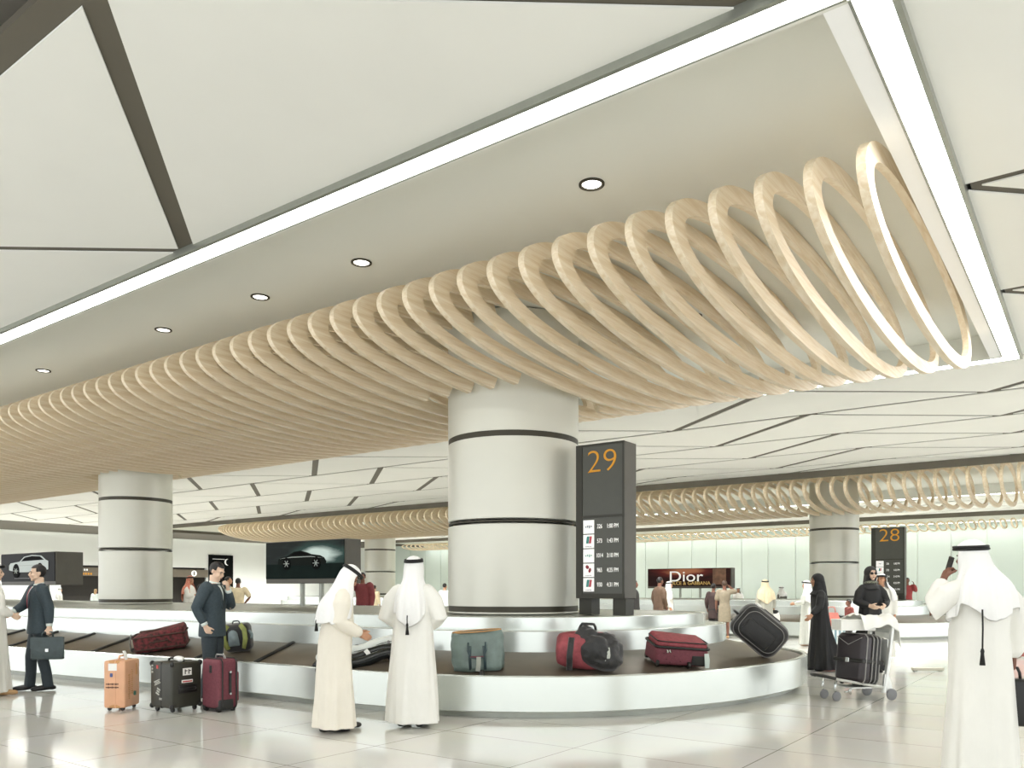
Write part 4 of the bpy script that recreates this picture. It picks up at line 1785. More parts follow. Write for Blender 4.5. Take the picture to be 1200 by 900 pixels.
class Fig:
    def __init__(s, label, loc, turn, h, group=None, lean=0.0, nod=0.0, yaw=0.0, tilt=0.0, arms=None, feet=None, knees=None, skin=None, hair=True,
                 detail=1, curl=(.35, .35), belly=0.0, female=False, headfwd=0.0, headx=0.0):
        s.k = h / 1.78
        s.lean, s.detail = lean, detail
        s.skin = skin or M_SKIN
        s.root = thing('person', label, 'person', loc, face_rz(turn), group)
        s.female = female
        s.belly = belly
        d = {'Rs': V(.19, s.sp(1.44), 1.44), 'Re': V(.245, s.sp(1.15) - .03, 1.16), 'Rw': V(.25, s.sp(1.0) + .05, .91),
             'Ls': V(-.19, s.sp(1.44), 1.44), 'Le': V(-.245, s.sp(1.15) - .03, 1.16), 'Lw': V(-.25, s.sp(1.0) + .05, .91)}
        if female:
            d['Rs'].x, d['Ls'].x = .165, -.165
        for kk, v in (arms or {}).items():
            d[kk] = V(*v)
        s.j = d
        s.feet = feet or {'R': (.1, 0), 'L': (-.1, 0)}
        s.knees = knees or {}
        s.curl = curl
        s.hc = V(headx, s.sp(1.5) + .02 + headfwd, 1.655 - (1 - math.cos(nod)) * .05 - abs(headfwd) * .3)
        s.hm = Euler((-nod, tilt, yaw), 'ZYX').to_matrix()
        s.nod = nod
        s.build_body(hair)

    def sp(s, z):
        return s.lean * max(0, (z - .9) / .6) ** 1.25

    def H(s, v):
        return s.hc + s.hm @ Vector(v)

    def add(s, name, src, m, parent=None, smooth=True, bm=True):
        """scale to the person's height and link under the person"""
        if bm:
            bmesh.ops.scale(src, vec=(s.k,) * 3, verts=src.verts)
            return obj(name, src, m, parent or s.root, smooth=smooth)
        for v in src.vertices:
            v.co *= s.k
        return new_obj(name, src, m, parent or s.root, True)

    def hand(s, bm, w, e, side, curl, normal=None):
        d = (w - e).normalized()
        n = Vector(normal) if normal else V(-side, 0, 0)
        n = (n - d * n.dot(d))
        n = n.normalized() if n.length > 1e-4 else d.orthogonal()
        t = n.cross(d).normalized()
        if t.y < 0 and not normal:
            t = -t
        if normal:
            t = t if t.z > -.2 else -t
        for i in range(4):
            kx = .027 - .018 * i
            kn = w + d * (.088 - .006 * abs(i - 1)) + t * kx
            tube(bm, [w - d * .01 + t * kx * .6, w + d * .045 + t * kx * .95, kn], [.016, .0155, .0135], 8, round_ends=True)
            ln = (.07, .078, .073, .056)[i]
            p, dd = kn, d.copy()
            pts = [p]
            for q, an in ((.45, 35), (.3, 50), (.25, 40)):
                a = math.radians(an) * curl * 1.7
                ax = d.cross(n).normalized()
                dd = (Matrix.Rotation(a, 3, ax) @ dd).normalized()
                p = p + dd * ln * q
                pts.append(p)
            tube(bm, pts, [.0095, .009, .0082, .0072], 8, round_ends=True)
        b = w + d * .025 + t * .026
        td = (d * .75 + t * .6 + n * .35).normalized()
        m = b + td * .04
        e2 = m + (td * .6 + d * .5 + n * curl * .7).normalized() * .035
        tube(bm, [b - td * .01, m, e2], [.0135, .011, .009], 8, round_ends=True)

    def build_body(s, hair):
        bm = BM()
        f = .93 if s.female else 1
        # torso
        secs = []
        for z, rx, ry in ((.86, .13, .1), (.95, .155, .11), (1.08, .135, .098), (1.2, .145, .108), (1.34, .168, .112), (1.43, .15, .088), (1.49, .075, .062)):
            secs.append(rings_ellipse(0, s.sp(z), z, rx * f, ry, 24))
        loft(bm, secs)
        nb = V(0, s.sp(1.46), 1.44)
        tube(bm, [nb, s.hc + s.hm @ V(0, -.02, -.06)], [.062 * f, .056 * f], 14)
        # head
        H = s.H
        R = s.hm.to_euler()
        ellipsoid(bm, H((0, -.012, .028)), (.073, .093, .086), 18, 14, rot=R)
        ellipsoid(bm, H((0, .03, -.035)), (.058, .062, .074), 16, 12, rot=R)
        ellipsoid(bm, H((0, .066, -.092)), (.026, .022, .02), 10, 8, rot=R)
        ellipsoid(bm, H((0, .078, .022)), (.05, .016, .014), 12, 8, rot=R)
        tube(bm, [H((0, .09, .01)), H((0, .108, -.022)), H((0, .1, -.034))], [.009, .0135, .013], 8, round_ends=True)
        for sx in (-1, 1):
            ellipsoid(bm, H((sx * .036, .072, -.03)), (.022, .02, .024), 10, 8, rot=R)
            ellipsoid(bm, H((sx * .077, -.008, -.008)), (.011, .02, .031), 10, 8, rot=R)
        ellipsoid(bm, H((0, .09, -.06)), (.023, .01, .009), 10, 6, rot=R)
        # arms, hands
        for q, side in (('R', 1), ('L', -1)):
            S, E, W = s.j[q + 's'], s.j[q + 'e'], s.j[q + 'w']
            S = S + V(-.035 if S.x > 0 else .035, 0, -.045)
            tube(bm, [S, S.lerp(E, .5), E, E.lerp(W, .35), W], [.042 * f, .046 * f, .04, .04, .028], 12, round_ends=True)
            c = s.curl[0 if side > 0 else 1]
            s.hand(bm, W, E, side, c, s.j.get(q + 'n'))
        # legs, feet
        for q, side in (('R', 1), ('L', -1)):
            fx, fy = s.feet[q]
            an = V(fx, fy - .04, .08)
            kn = V(*s.knees[q]) if q in s.knees else V(side * .095, 0, .93).lerp(an, .52) + V(0, .03, 0)
            tube(bm, [V(side * .09, 0, .92), V(side * .09, 0, .92).lerp(kn, .5), kn, kn.lerp(an, .35), an], [.088, .076, .054, .054, .036], 12, round_ends=True)
            tube(bm, [an + V(0, -.03, -.035), V(fx, fy + .05, .035), V(fx, fy + .14, .028)], [.034, .036, .026], 10, flat=.8, round_ends=True)
        vox = .0065 if s.detail else .014
        s.body = s.add('body', fuse(bm, vox, 2 if s.detail else 1), s.skin, bm=False)
        if s.detail:
            for sx in (-1, 1):
                b = BM()
                ellipsoid(b, H((sx * .03, .083, .0)), (.0125, .007, .006), 10, 8, rot=R)
                s.add('eye', b, M_EYE, s.body)
                b = BM()
                tube(b, [H((sx * .014, .094, .019)), H((sx * .032, .092, .024)), H((sx * .05, .08, .019))], [.004, .005, .003], 6)
                s.add('eyebrow', b, M_HAIR, s.body)
            b = BM()
            ellipsoid(b, H((0, .0965, -.06)), (.02, .006, .0065), 10, 6, rot=R)
            s.add('lips', b, M_LIP, s.body)
        if hair:
            b = BM()
            q = bmesh.ops.create_uvsphere(b, u_segments=28, v_segments=20, radius=1)
            for v in q['verts']:
                x, y, z = v.co
                hl = .35 + .25 * max(0, y)
                w = 1 + .03 * mnoise.noise(Vector((x * 4, y * 4, z * 4)))
                v.co = Vector((x * .081 * w, y * .101 * w - .014, z * .094 * w + .032))
            kill = [v for v in b.verts if (v.co.y > .03 and v.co.z < .072) or v.co.z < -.055 or (v.co.y > -.01 and v.co.z < .012)]
            bmesh.ops.delete(b, geom=kill, context='VERTS')
            for v in b.verts:
                v.co = H(v.co)
            bmesh.ops.solidify(b, geom=b.faces[:], thickness=.012)
            s.add('hair', b, M_HAIR if hair is True else hair)

    # ---------------------------------------------------------- garments
    def robe(s, m, hem=.05, width=1.0, ripple=1.0, hem_off=(0, 0), name='thobe', seed=0, sleeve=1.0, train=0.0, cuff=None):
        bm = BM()
        rn = random.Random(seed + 3)
        ph = [rn.uniform(0, 6.28) for _ in range(5)]

        def rip(a, z):
            t = max(0, (1.25 - z) / 1.2)
            return ripple * t * 1.5 * (.06 * math.sin(5 * a + ph[0] + 1.2 * z) + .05 * math.sin(9 * a + ph[1] - 2 * z) + .03 * math.sin(14 * a + ph[2]))
        f = .9 if s.female else 1
        secs = []
        for z, rx, ry in ((hem, .26, .205), (.25, .25, .195), (.5, .235, .18), (.75, .222, .168), (.95, .212, .16), (1.1, .2, .15), (1.25, .2, .145), (1.36, .2, .138),
                          (1.425, .19, .115), (1.465, .135, .09), (1.505, .072, .068)):
            t = max(0, (1.0 - z) / 1.0)
            by = s.belly * math.exp(-((z - 1.08) / .16) ** 2)
            wide = 1 + (width - 1) * min(1, t * 1.3 + .25)
            cx, cy = hem_off[0] * t, s.sp(z) + hem_off[1] * t + by / 2
            ring = rings_ellipse(cx, cy, z, rx * f * wide, (ry + by / 2) * f * wide, 56, 2.2, rip)
            if train:
                for v in ring:
                    if v.y < cy:
                        v.y -= train * t ** 2.2 * min(1, (cy - v.y) / .15)
            secs.append(ring)
        loft(bm, secs)
        for q in 'RL':
            S, E, W = s.j[q + 's'], s.j[q + 'e'], s.j[q + 'w']
            We = W - (W - E).normalized() * .06
            tube(bm, [S + V(-.03 if S.x > 0 else .03, 0, -.022), S.lerp(E, .4), E, E.lerp(We, .4), We],
                 [.07 * f * sleeve, .082 * f * sleeve, .072 * sleeve, .066 * sleeve, .056 * sleeve], 18, round_ends=True)
        o = s.add(name, fuse(bm, .0105 if s.detail else .018, 3), m, bm=False)
        return o

    def shoes(s, m=None):
        for q in 'RL':
            fx, fy = s.feet[q]
            b = BM()
            tube(b, [V(fx, fy - .095, .042), V(fx, fy - .04, .05), V(fx, fy + .05, .042), V(fx, fy + .15, .034)], [.04, .044, .046, .036], 14, flat=.85, round_ends=True)
            for v in b.verts:
                v.co.z = max(v.co.z, .002)
            s.add('shoe', b, m or M_SHOE)

    def ghutra(s, m, length=1.0, tent=(0, 0), open_=118, agal=True, tassel=None, seed=0, short=0, narrow=1.0, agal_up=0.0):
        back = [(0, .128), (.045, .122), (.08, .1), (.101, .065), (.11, .02), (.115, -.04), (.122, -.1), (.14, -.17), (.17, -.25), (.183, -.35), (.188, -.45), (.19, -.57)]
        side = [(0, .128), (.04, .122), (.068, .1), (.086, .065), (.094, .02), (.1, -.04), (.118, -.1), (.17, -.16), (.235, -.215), (.27, -.3), (.28, -.38), (.285, -.45)]
        front = [(0, .128), (.045, .122), (.083, .1), (.103, .065), (.107, .02), (.108, -.04), (.112, -.1), (.14, -.17), (.175, -.24), (.19, -.32), (.195, -.4), (.195, -.46)]
        tentp = [(0, .128), (.04, .122), (.068, .1), (.088, .065), (.105, .02), (.142, -.05), (.18, -.115), (.215, -.17), (.255, -.235), (.285, -.32), (.295, -.41), (.3, -.5)]
        NP, NR = 72, len(back)
        bm = BM()
        grid = []
        rn = random.Random(seed)
        ph = [rn.uniform(0, 6.28) for _ in range(4)]
        for r in range(NR):
            row = []
            for k in range(NP + 1):
                phi = -PI + 2 * PI * k / NP
                a = abs(phi)
                tn = tent[1] if phi > 0 else tent[0]
                sd = [side[r][i] * (1 - tn) + tentp[r][i] * tn for i in (0, 1)]
                if a < PI / 2:
                    w = math.sin(a) ** 1.5
                    rho, dz = back[r][0] * (1 - w) + sd[0] * w, back[r][1] * (1 - w) + sd[1] * w
                else:
                    w = math.sin(min(PI / 2, (a - PI / 2) / math.radians(50) * PI / 2)) ** 1.5
                    rho, dz = sd[0] * (1 - w) + front[r][0] * w, sd[1] * (1 - w) + front[r][1] * w
                nw = narrow[1 if phi > 0 else 0] if hasattr(narrow, '__len__') else narrow
                if r > 5 and nw < 1 and a > .3:
                    rho *= 1 - (1 - nw) * min(1, (r - 5) / 2) * min(1, (a - .3) / .9)
                if r > 5:
                    t = (r - 5) / (NR - 6)
                    rho += t * (.013 * math.sin(11 * phi + ph[0]) + .014 * math.sin(6 * phi + ph[1]) + .008 * math.sin(19 * phi + ph[2]))
                    dz = -.1 + (dz + .1) * (length if a < 1.2 else 1)
                    dz += t * .03 * math.sin(3 * phi + ph[3])
                hs = min(1, max(0, (r - 3) / 4))
                loc = V(-math.sin(phi) * -1 * rho, -math.cos(phi) * rho, dz)
                ph_ = s.hc + s.hm @ loc
                off = s.sp(s.hc.z + dz) - s.hc.y
                pb = s.hc + loc + V(0, off * min(1, max(0, (-dz - .05) / .2)), 0)
                row.append(bm.verts.new(ph_.lerp(pb, hs)))
            grid.append(row)
        for r in range(NR - 1):
            for k in range(NP):
                pm = abs(-180 + 360 * (k + .5) / NP)
                if r >= 3 and pm > open_:
                    continue
                bm.faces.new((grid[r][k], grid[r][k + 1], grid[r + 1][k + 1], grid[r + 1][k]))
        bmesh.ops.remove_doubles(bm, verts=bm.verts[:], dist=.0005)
        loose = [v for v in bm.verts if not v.link_faces]
        bmesh.ops.delete(bm, geom=loose, context='VERTS')
        bmesh.ops.recalc_face_normals(bm, faces=bm.faces[:])
        o = s.add('headcloth', bm, m)
        md = o.modifiers.new('solid', 'SOLIDIFY')
        md.thickness = .006
        md.offset = 1
        subd(o)
        if agal:
            bm = BM()
            for dz, g in ((.078 + agal_up, 1.0 - agal_up * 4), (.06 + agal_up, 1.02 - agal_up * 3)):
                pts = [s.H((.094 * g * math.cos(t), .115 * g * math.sin(t), dz + .012 * math.sin(t))) for t in [2 * PI * i / 36 for i in range(36)]]
                tube(bm, pts, .0105, 8, closed=True, up=tuple(s.hm @ V(0, 0, 1)))
            s.add('head_cord', bm, M_AGAL)
        if tassel:
            z1, z0, x, yb = tassel
            bm = BM()
            yb2 = s.sp(z0) - yb
            tube(bm, [V(x, yb2, z1), V(x, yb2 - .004, (z1 + z0) / 2 + .06), V(x, yb2, z0 + .1)], .006, 8)
            tube(bm, [V(x, yb2, z0 + .12), V(x, yb2, z0 + .1), V(x, yb2, z0 + .085), V(x, yb2, z0)], [.008, .014, .011, .02], 12)
            s.add('tassel', bm, M_AGAL)
        return o

    def hijab(s, m):
        bm = BM()
        R = s.hm.to_euler()
        ellipsoid(bm, s.H((0, -.02, .02)), (.099, .116, .112), 20, 16, rot=R)
        ellipsoid(bm, s.H((0, .006, -.05)), (.09, .09, .1), 18, 14, rot=R)
        nb = V(0, s.sp(1.45), 1.4)
        tube(bm, [s.hc + V(0, -.02, -.05), nb + V(0, .0, .07), nb + V(0, .01, -.02)], [.085, .1, .15], 20)
        tube(bm, [s.H((0, -.06, .0)), s.hc + V(0, -.09, -.16), V(0, s.sp(1.25) - .14, 1.2)], [.08, .085, .04], 16, round_ends=True)
        me = fuse(bm, .009 if s.detail else .016, 3)
        b = BM()
        b.from_mesh(me)
        inv = s.hm.inverted()
        kill = []
        for v in b.verts:
            q = inv @ (v.co - s.hc)
            if q.y > .02 and (q.x / .056) ** 2 + ((q.z + .025) / .085) ** 2 < 1:
                kill.append(v)
        bmesh.ops.delete(b, geom=kill, context='VERTS')
        for fc in b.faces:
            fc.smooth = True
        s.add('headscarf', b, m)

    def suit(s, m, mt, shirt=M_SHIRT, tie=M_TIED, hem=.8):
        # trousers
        bm = BM()
        loft(bm, [rings_ellipse(0, 0, z, rx, ry, 28) for z, rx, ry in ((.8, .165, .12), (.9, .172, .128), (1.0, .155, .118), (1.06, .148, .112))])
        for q, side in (('R', 1), ('L', -1)):
            fx, fy = s.feet[q]
            an = V(fx, fy - .035, .05)
            kn = V(*s.knees[q]) if q in s.knees else V(side * .095, 0, .93).lerp(an, .52) + V(0, .03, 0)
            hp = V(side * .085, 0, .9)
            tube(bm, [hp, hp.lerp(kn, .5), kn, kn.lerp(an, .5) + V(0, -.01, 0), an], [.1, .092, .076, .07, .07], 18)
        s.add('trousers', fuse(bm, .011 if s.detail else .018, 3), mt, bm=False)
        # jacket
        bm = BM()
        prof = ((hem, .2, .152), (.9, .194, .148), (1.02, .178, .138), (1.12, .174, .134), (1.25, .19, .142), (1.35, .2, .14), (1.42, .185, .115), (1.465, .115, .082), (1.485, .085, .07))
        rp = lambda a, z: .012 * math.sin(7 * a + 9 * z) + .01 * math.sin(4 * a - 13 * z)
        loft(bm, [rings_ellipse(0, s.sp(z), z, rx, ry, 40, 2.3, rp) for z, rx, ry in prof])
        for q in 'RL':
            S, E, W = s.j[q + 's'], s.j[q + 'e'], s.j[q + 'w']
            We = W - (W - E).normalized() * .075
            tube(bm, [S + V(0, 0, -.012), S.lerp(E, .45), E, E.lerp(We, .45), We], [.088, .078, .067, .062, .053], 18, round_ends=True)
        jk = s.add('jacket', fuse(bm, .0105 if s.detail else .018, 3), m, bm=False)
        for q in 'RL':
            E, W = s.j[q + 'e'], s.j[q + 'w']
            d = (W - E).normalized()
            b = BM()
            tube(b, [W - d * .06, W - d * .012], [.042, .04], 16)
            s.add('cuff', b, shirt)

        def surf(x, z, o):
            for (z0, a0, b0), (z1, a1, b1) in zip(prof, prof[1:]):
                if z0 <= z <= z1:
                    t = (z - z0) / (z1 - z0)
                    rx, ry = a0 + (a1 - a0) * t, b0 + (b1 - b0) * t
                    break
            else:
                rx, ry = prof[-1][1:]
            e = 2.3
            return V(x, s.sp(z) + ry * (max(0, 1 - abs(x / rx) ** e)) ** (1 / e) + o, z)

        def patch(name, rows, o, mm, th=.006):
            b = BM()
            g = []
            for z, xa, xb in rows:
                g.append([b.verts.new(surf(xa + (xb - xa) * i / 6, z, o)) for i in range(7)])
            for A, B in zip(g, g[1:]):
                for i in range(6):
                    b.faces.new((A[i], A[i + 1], B[i + 1], B[i]))
            bmesh.ops.remove_doubles(b, verts=b.verts[:], dist=.0004)
            bmesh.ops.recalc_face_normals(b, faces=b.faces[:])
            bmesh.ops.solidify(b, geom=b.faces[:], thickness=th)
            s.add(name, b, mm)
        zt, zb = 1.465, 1.16
        N = 9
        zs = [zb + (zt - zb) * i / N for i in range(N + 1)]
        hw = lambda z: .002 + .062 * ((z - zb) / (zt - zb)) ** .9
        patch('shirt_front', [(z, -hw(z), hw(z)) for z in zs], .004, shirt)
        if tie:
            patch('tie', [(z, -min(hw(z), .026 - .012 * (z - zb) / .3), min(hw(z), .026 - .012 * (z - zb) / .3)) for z in zs], .012, tie)
        for sd in (-1, 1):
            patch('lapel', [(z, sd * hw(z), sd * (hw(z) + .05 * math.sin(PI * min(1, .12 + .88 * (z - zb) / (zt - zb))) + .012)) for z in zs], .008, m)
        b = BM()
        lathe(b, [(.066, 0), (.07, .02), (.066, .045), (.058, .046)], seg=24)
        for v in b.verts:
            v.co = V(v.co.x, v.co.y * 1.0 + s.sp(1.48) + .004, v.co.z + 1.468 - .25 * v.co.y)
        s.add('collar', b, shirt)
        return jk

    def casual(s, m, mt, skirt=False, hem=.85, short_sleeve=False, sleeve=1.0):
        bm = BM()
        if skirt:
            loft(bm, [rings_ellipse(0, 0, z, rx, ry, 28) for z, rx, ry in ((.5, .19, .15), (.7, .19, .15), (.95, .18, .14), (1.06, .15, .12))])
        else:
            loft(bm, [rings_ellipse(0, 0, z, rx, ry, 28) for z, rx, ry in ((.8, .165, .12), (.9, .172, .128), (1.0, .155, .118), (1.06, .148, .112))])
            for q, side in (('R', 1), ('L', -1)):
                fx, fy = s.feet[q]
                an = V(fx, fy - .035, .05)
                hp = V(side * .085, 0, .9)
                tube(bm, [hp, hp.lerp(an, .5) + V(0, .03, 0), an], [.1, .08, .07], 16)
        s.add('skirt' if skirt else 'trousers', fuse(bm, .016, 2), mt, bm=False)
        bm = BM()
        f = .92 if s.female else 1
        loft(bm, [rings_ellipse(0, s.sp(z), z, rx * f, ry * f, 32) for z, rx, ry in ((hem, .19, .145), (1.02, .172, .134), (1.12, .168, .13), (1.25, .186, .14), (1.35, .195, .136),
                                                                        (1.42, .18, .11), (1.465, .11, .08), (1.49, .08, .068))])
        for q in 'RL':
            S, E, W = s.j[q + 's'], s.j[q + 'e'], s.j[q + 'w']
            if short_sleeve:
                tube(bm, [S + V(0, 0, -.012), S.lerp(E, .45), S.lerp(E, .8)], [.086, .08, .075], 16, round_ends=True)
            else:
                We = W - (W - E).normalized() * .06
                tube(bm, [S + V(0, 0, -.012), S.lerp(E, .45), E, E.lerp(We, .45), We], [.086 * sleeve, .076 * sleeve, .066 * sleeve, .06 * sleeve, .05 * sleeve], 16, round_ends=True)
        s.add('shirt', fuse(bm, .012 if s.detail else .018, 2), m, bm=False)


def stand(px, py_foot):
    return ground(px, py_foot)


# ---------------------------------------------------------------- near people
# tall man with phone, right foreground, seen from behind
BIG = stand(1150, 913)
f = Fig('white robed man on the phone holding a black briefcase, right foreground', BIG, 352, 1.82, nod=.05, yaw=.5, tilt=-.1, headx=-.06,
        arms={'Ls': (-.2, 0, 1.44), 'Le': (-.37, .06, 1.25), 'Lw': (-.235, .1, 1.49), 'Ln': (1, 0, .2), 'Rs': (.2, -.01, 1.42), 'Re': (.27, -.05, 1.14), 'Rw': (.26, .0, .9)},
        skin=M_SKIND, curl=(.75, .75), hair=False, belly=.06)
f.robe(M_THOBE, width=1.03, ripple=.55, seed=5, sleeve=1.12)
f.ghutra(M_GHUTRA, .74, (0, 1.0), tassel=(1.27, .87, -.16, .215), seed=8, narrow=(.68, 1))
f.shoes(M_SANDAL)
b = BM()
box(b, (0, 0, 0), (.012, .06, .13), .006)
p = thing('mobile_phone', 'small phone held to the ear of the white robed man on the right', 'phone', (0, 0, 0))
obj('case', b, M_TRIM, p)
b = BM()
box(b, (.007, 0, .005), (.003, .05, .1))
obj('phone_screen', b, M_LOGOW, p)
lp = Matrix.Translation(BIG) @ Matrix.Rotation(face_rz(352), 4, 'Z')
p.location = lp @ (V(-.17, .12, 1.6) * f.k)
p.rotation_euler = (.3, .1, face_rz(352))


def briefcase(label, loc, rz, L, Hh, Dp, m, top, flap=True):
    t = thing('briefcase', label, 'briefcase', loc, rz)
    bm = BM()
    z0 = -top - Hh
    box(bm, (0, 0, z0 + Hh / 2), (L, Dp, Hh), .025, 3)
    obj('body', bm, m, t, angle=40)
    if flap:
        bm = BM()
        prism(bm, [(-L * .5, z0 + Hh * .5), (-L * .2, z0 + Hh * .36), (L * .2, z0 + Hh * .36), (L * .5, z0 + Hh * .5), (L * .5, z0 + Hh * .98), (-L * .5, z0 + Hh * .98)], .012, Matrix.Translation((0, -Dp / 2 - .01, 0)))
        obj('flap', bm, m, t)
        bm = BM()
        box(bm, (0, -Dp / 2 - .014, z0 + Hh * .42), (.045, .014, .05), .004)
        obj('chrome_clasp', bm, M_CHROME, t)
    bm = BM()
    arc_handle(bm, (-.07, 0, z0 + Hh - .005), (.07, 0, z0 + Hh - .005), top + .012, .011)
    obj('handle', bm, m, t, smooth=True)
    bm = BM()
    for sx in (-1, 1):
        for z in (.06, .94):
            ellipsoid(bm, (sx * (L / 2 - .012), 0, z0 + Hh * z), (.016, Dp / 2 + .003, .016), 8, 6)
    obj('corner_guards', bm, M_TRIM, t, smooth=True)
    return t


hp = lp @ (V(.25, .02, .82) * f.k)
briefcase('black leather briefcase in the right hand of the phoning man', hp + V(0, 0, -.0), face_rz(30), .42, .36, .13, M_TRIM, .075, flap=False)

# man seen straight from behind, hands folded in front
f = Fig('white robed man seen from behind, standing at the carousel', stand(484, 851), 12, 1.79, arms={'Re': (.3, -.02, 1.14), 'Rw': (.1, .2, 1.03), 'Le': (-.3, -.02, 1.14), 'Lw': (-.08, .2, 1.02)},
        skin=M_SKIN, hair=False)
f.robe(M_THOBE, width=1.06, ripple=.8, seed=2, sleeve=1.1)
f.ghutra(M_GHUTRA, 1.05, (0, 0), tassel=(1.17, .97, .015, .225), seed=3, narrow=.66, agal_up=.014)
f.shoes()
# man bowed, side on
f = Fig('white robed man bowing his head, side on at the carousel', stand(392, 856.5), 68, 1.73, lean=.07, nod=.75, headfwd=.06,
        arms={'Re': (.24, .0, 1.15), 'Rw': (.17, .25, 1.02), 'Le': (-.24, .02, 1.15), 'Lw': (-.12, .27, 1.02)}, hair=False, feet={'R': (.1, -.04), 'L': (-.1, .12)}, skin=M_SKIN, belly=.03)
f.robe(M_THOBEC, width=1.05, ripple=.75, seed=7, sleeve=1.15)
f.ghutra(M_GHUTRA, .9, (.5, .5), tassel=(1.14, 1.05, .0, .2), seed=6)
f.shoes()

# suit with briefcase, shaking hands
S1P = stand(46, 809)
f = Fig('man in a slate suit and red tie shaking hands, briefcase in hand', S1P, 230, 1.8, nod=.03, skin=M_SKINL,
        arms={'Rs': (.185, .03, 1.44), 'Re': (.17, .16, 1.2), 'Rw': (.06, .33, 1.1), 'Rn': (-1, 0, 0), 'Le': (-.235, -.08, 1.16), 'Lw': (-.25, -.08, .9)}, curl=(.35, .8),
        feet={'R': (.1, .14), 'L': (-.1, -.06)})
f.suit(M_SUIT, M_SUITD, tie=M_TIER)
f.shoes()
lp = Matrix.Translation(S1P) @ Matrix.Rotation(face_rz(230), 4, 'Z')
HANDSHAKE = lp @ (V(.02, .54, 1.09) * f.k)
briefcase('slate leather flap briefcase carried by the hand shaking man', lp @ (V(-.25, -.06, .825) * f.k), face_rz(340), .41, .32, .1, M_BRIEF, .06)
# his partner at the left edge of the frame
P = at_depth(-9, 11.0)
f = Fig('white robed man half out of frame at the left, shaking hands', P, 52, 1.8, nod=.02, skin=M_SKINL, hair=False,
        arms={'Rs': (.19, .04, 1.43), 'Re': (.21, .06, 1.17), 'Rw': (.12, .22, 1.08), 'Rn': (-1, 0, 0)}, feet={'R': (.1, .1), 'L': (-.1, 0)})
f.robe(M_THOBE, width=1.0, ripple=.8, seed=12)
f.ghutra(M_GHUTRA, .95, (0, 0), seed=12)
f.shoes(M_SANDAL)

# thoughtful suit
P = stand(249, 818)
f = Fig('man in a slate suit with hand on chin, behind the maroon suitcase', P, 100, 1.82, nod=.42, yaw=-.1, skin=M_SKINL, lean=.03, headfwd=.015,
        arms={'Ls': (-.185, .04, 1.43), 'Le': (-.2, .15, 1.19), 'Lw': (-.03, .2, 1.42), 'Ln': (.3, -1, 0), 'Re': (.265, -.07, 1.17), 'Rw': (.215, .03, .94)}, curl=(.7, .7))
f.suit(M_SUIT, M_SUITD, tie=M_TIED)
f.shoes()

# woman in black, striding left
f = Fig('woman in a flowing black abaya walking left behind the carousel', stand(961, 786), 268, 1.72, female=True, hair=False, lean=.04, skin=M_SKIN,
        arms={'Le': (-.2, .1, 1.17), 'Lw': (-.24, .26, 1.02), 'Re': (.22, -.1, 1.16), 'Rw': (.22, -.12, .93)}, feet={'R': (.08, .05), 'L': (-.08, -.05)}, nod=.06)
f.robe(M_ABAYA, hem=.03, width=1.12, ripple=1.0, name='abaya', seed=21, train=.42)
f.hijab(M_ABAYA)
f.shoes()
# woman with sunglasses
f = Fig('woman in black with a headscarf and sunglasses behind the trolley', stand(1020, 788), 176, 1.84, female=True, hair=False, skin=M_SKINL,
        arms={'Re': (.25, .04, 1.18), 'Rw': (.12, .22, 1.12), 'Le': (-.25, .04, 1.18), 'Lw': (-.12, .22, 1.12)})
f.robe(M_ABAYA, hem=.04, width=.95, name='abaya', seed=22)
f.hijab(mat('charcoal_scarf', '#2b2a2a', .7, var=.1, scale=10))
f.shoes()
b = BM()
for sx in (-1, 1):
    ellipsoid(b, f.H((sx * .033, .094, .002)), (.029, .01, .02), 12, 8)
    tube(b, [f.H((sx * .06, .088, .006)), f.H((sx * .085, .0, .01))], .004, 6)
tube(b, [f.H((-.012, .104, .006)), f.H((.012, .104, .006))], .004, 6)
f.add('sunglasses', b, M_TRIM)
b = BM()
tube(b, [V(.085 * math.cos(t), f.sp(1.5) + .01 + .085 * math.sin(t), 1.505 + .012 * math.sin(t)) for t in [2 * PI * i / 20 for i in range(20)]], .022, 8, closed=True)
f.add('patterned_collar', b, mat('patterned_scarf', '#9a9c88', .7, scale=60, col2='#3d3f38'))
# robed man close behind her
f = Fig('white robed man half hidden behind the woman in sunglasses', stand(1033, 772), 200, 1.76, hair=False, detail=0)
f.robe(M_THOBE, seed=23)
f.ghutra(M_GHUTRA, seed=24)

# ---------------------------------------------------------------- far people
M_MAR = mat('maroon_shirt', '#6e2b2e', .75, var=.1, scale=20)
M_REDJ = mat('red_jacket', '#9c3f40', .75, var=.1, scale=20)
M_BEI = mat('beige_cloth', '#d8c9a8', .75, var=.06, scale=14)
M_TAUPE = mat('taupe_dress', '#8f8470', .75, var=.08, scale=14)
M_GREY = mat('grey_robe', '#a7a69a', .75, var=.06, scale=10)
M_BROWN = mat('brown_robe', '#5d4838', .75, var=.1, scale=12)
M_TRW = mat('white_trousers', '#e9e9e4', .75, var=.03)
M_TRD = mat('dark_trousers', '#2d2b29', .75, var=.1)
M_KEF = mat('red_check_headcloth', '#b5533c', .75, scale=45, col2='#d9a08a')
DROOP = {}
UPR = {'Re': (.27, .12, 1.3), 'Rw': (.14, .12, 1.52)}


def far(px, D, label, turn, h, **k):
    return Fig(label, at_depth(px, D), turn, h, detail=0, **k)


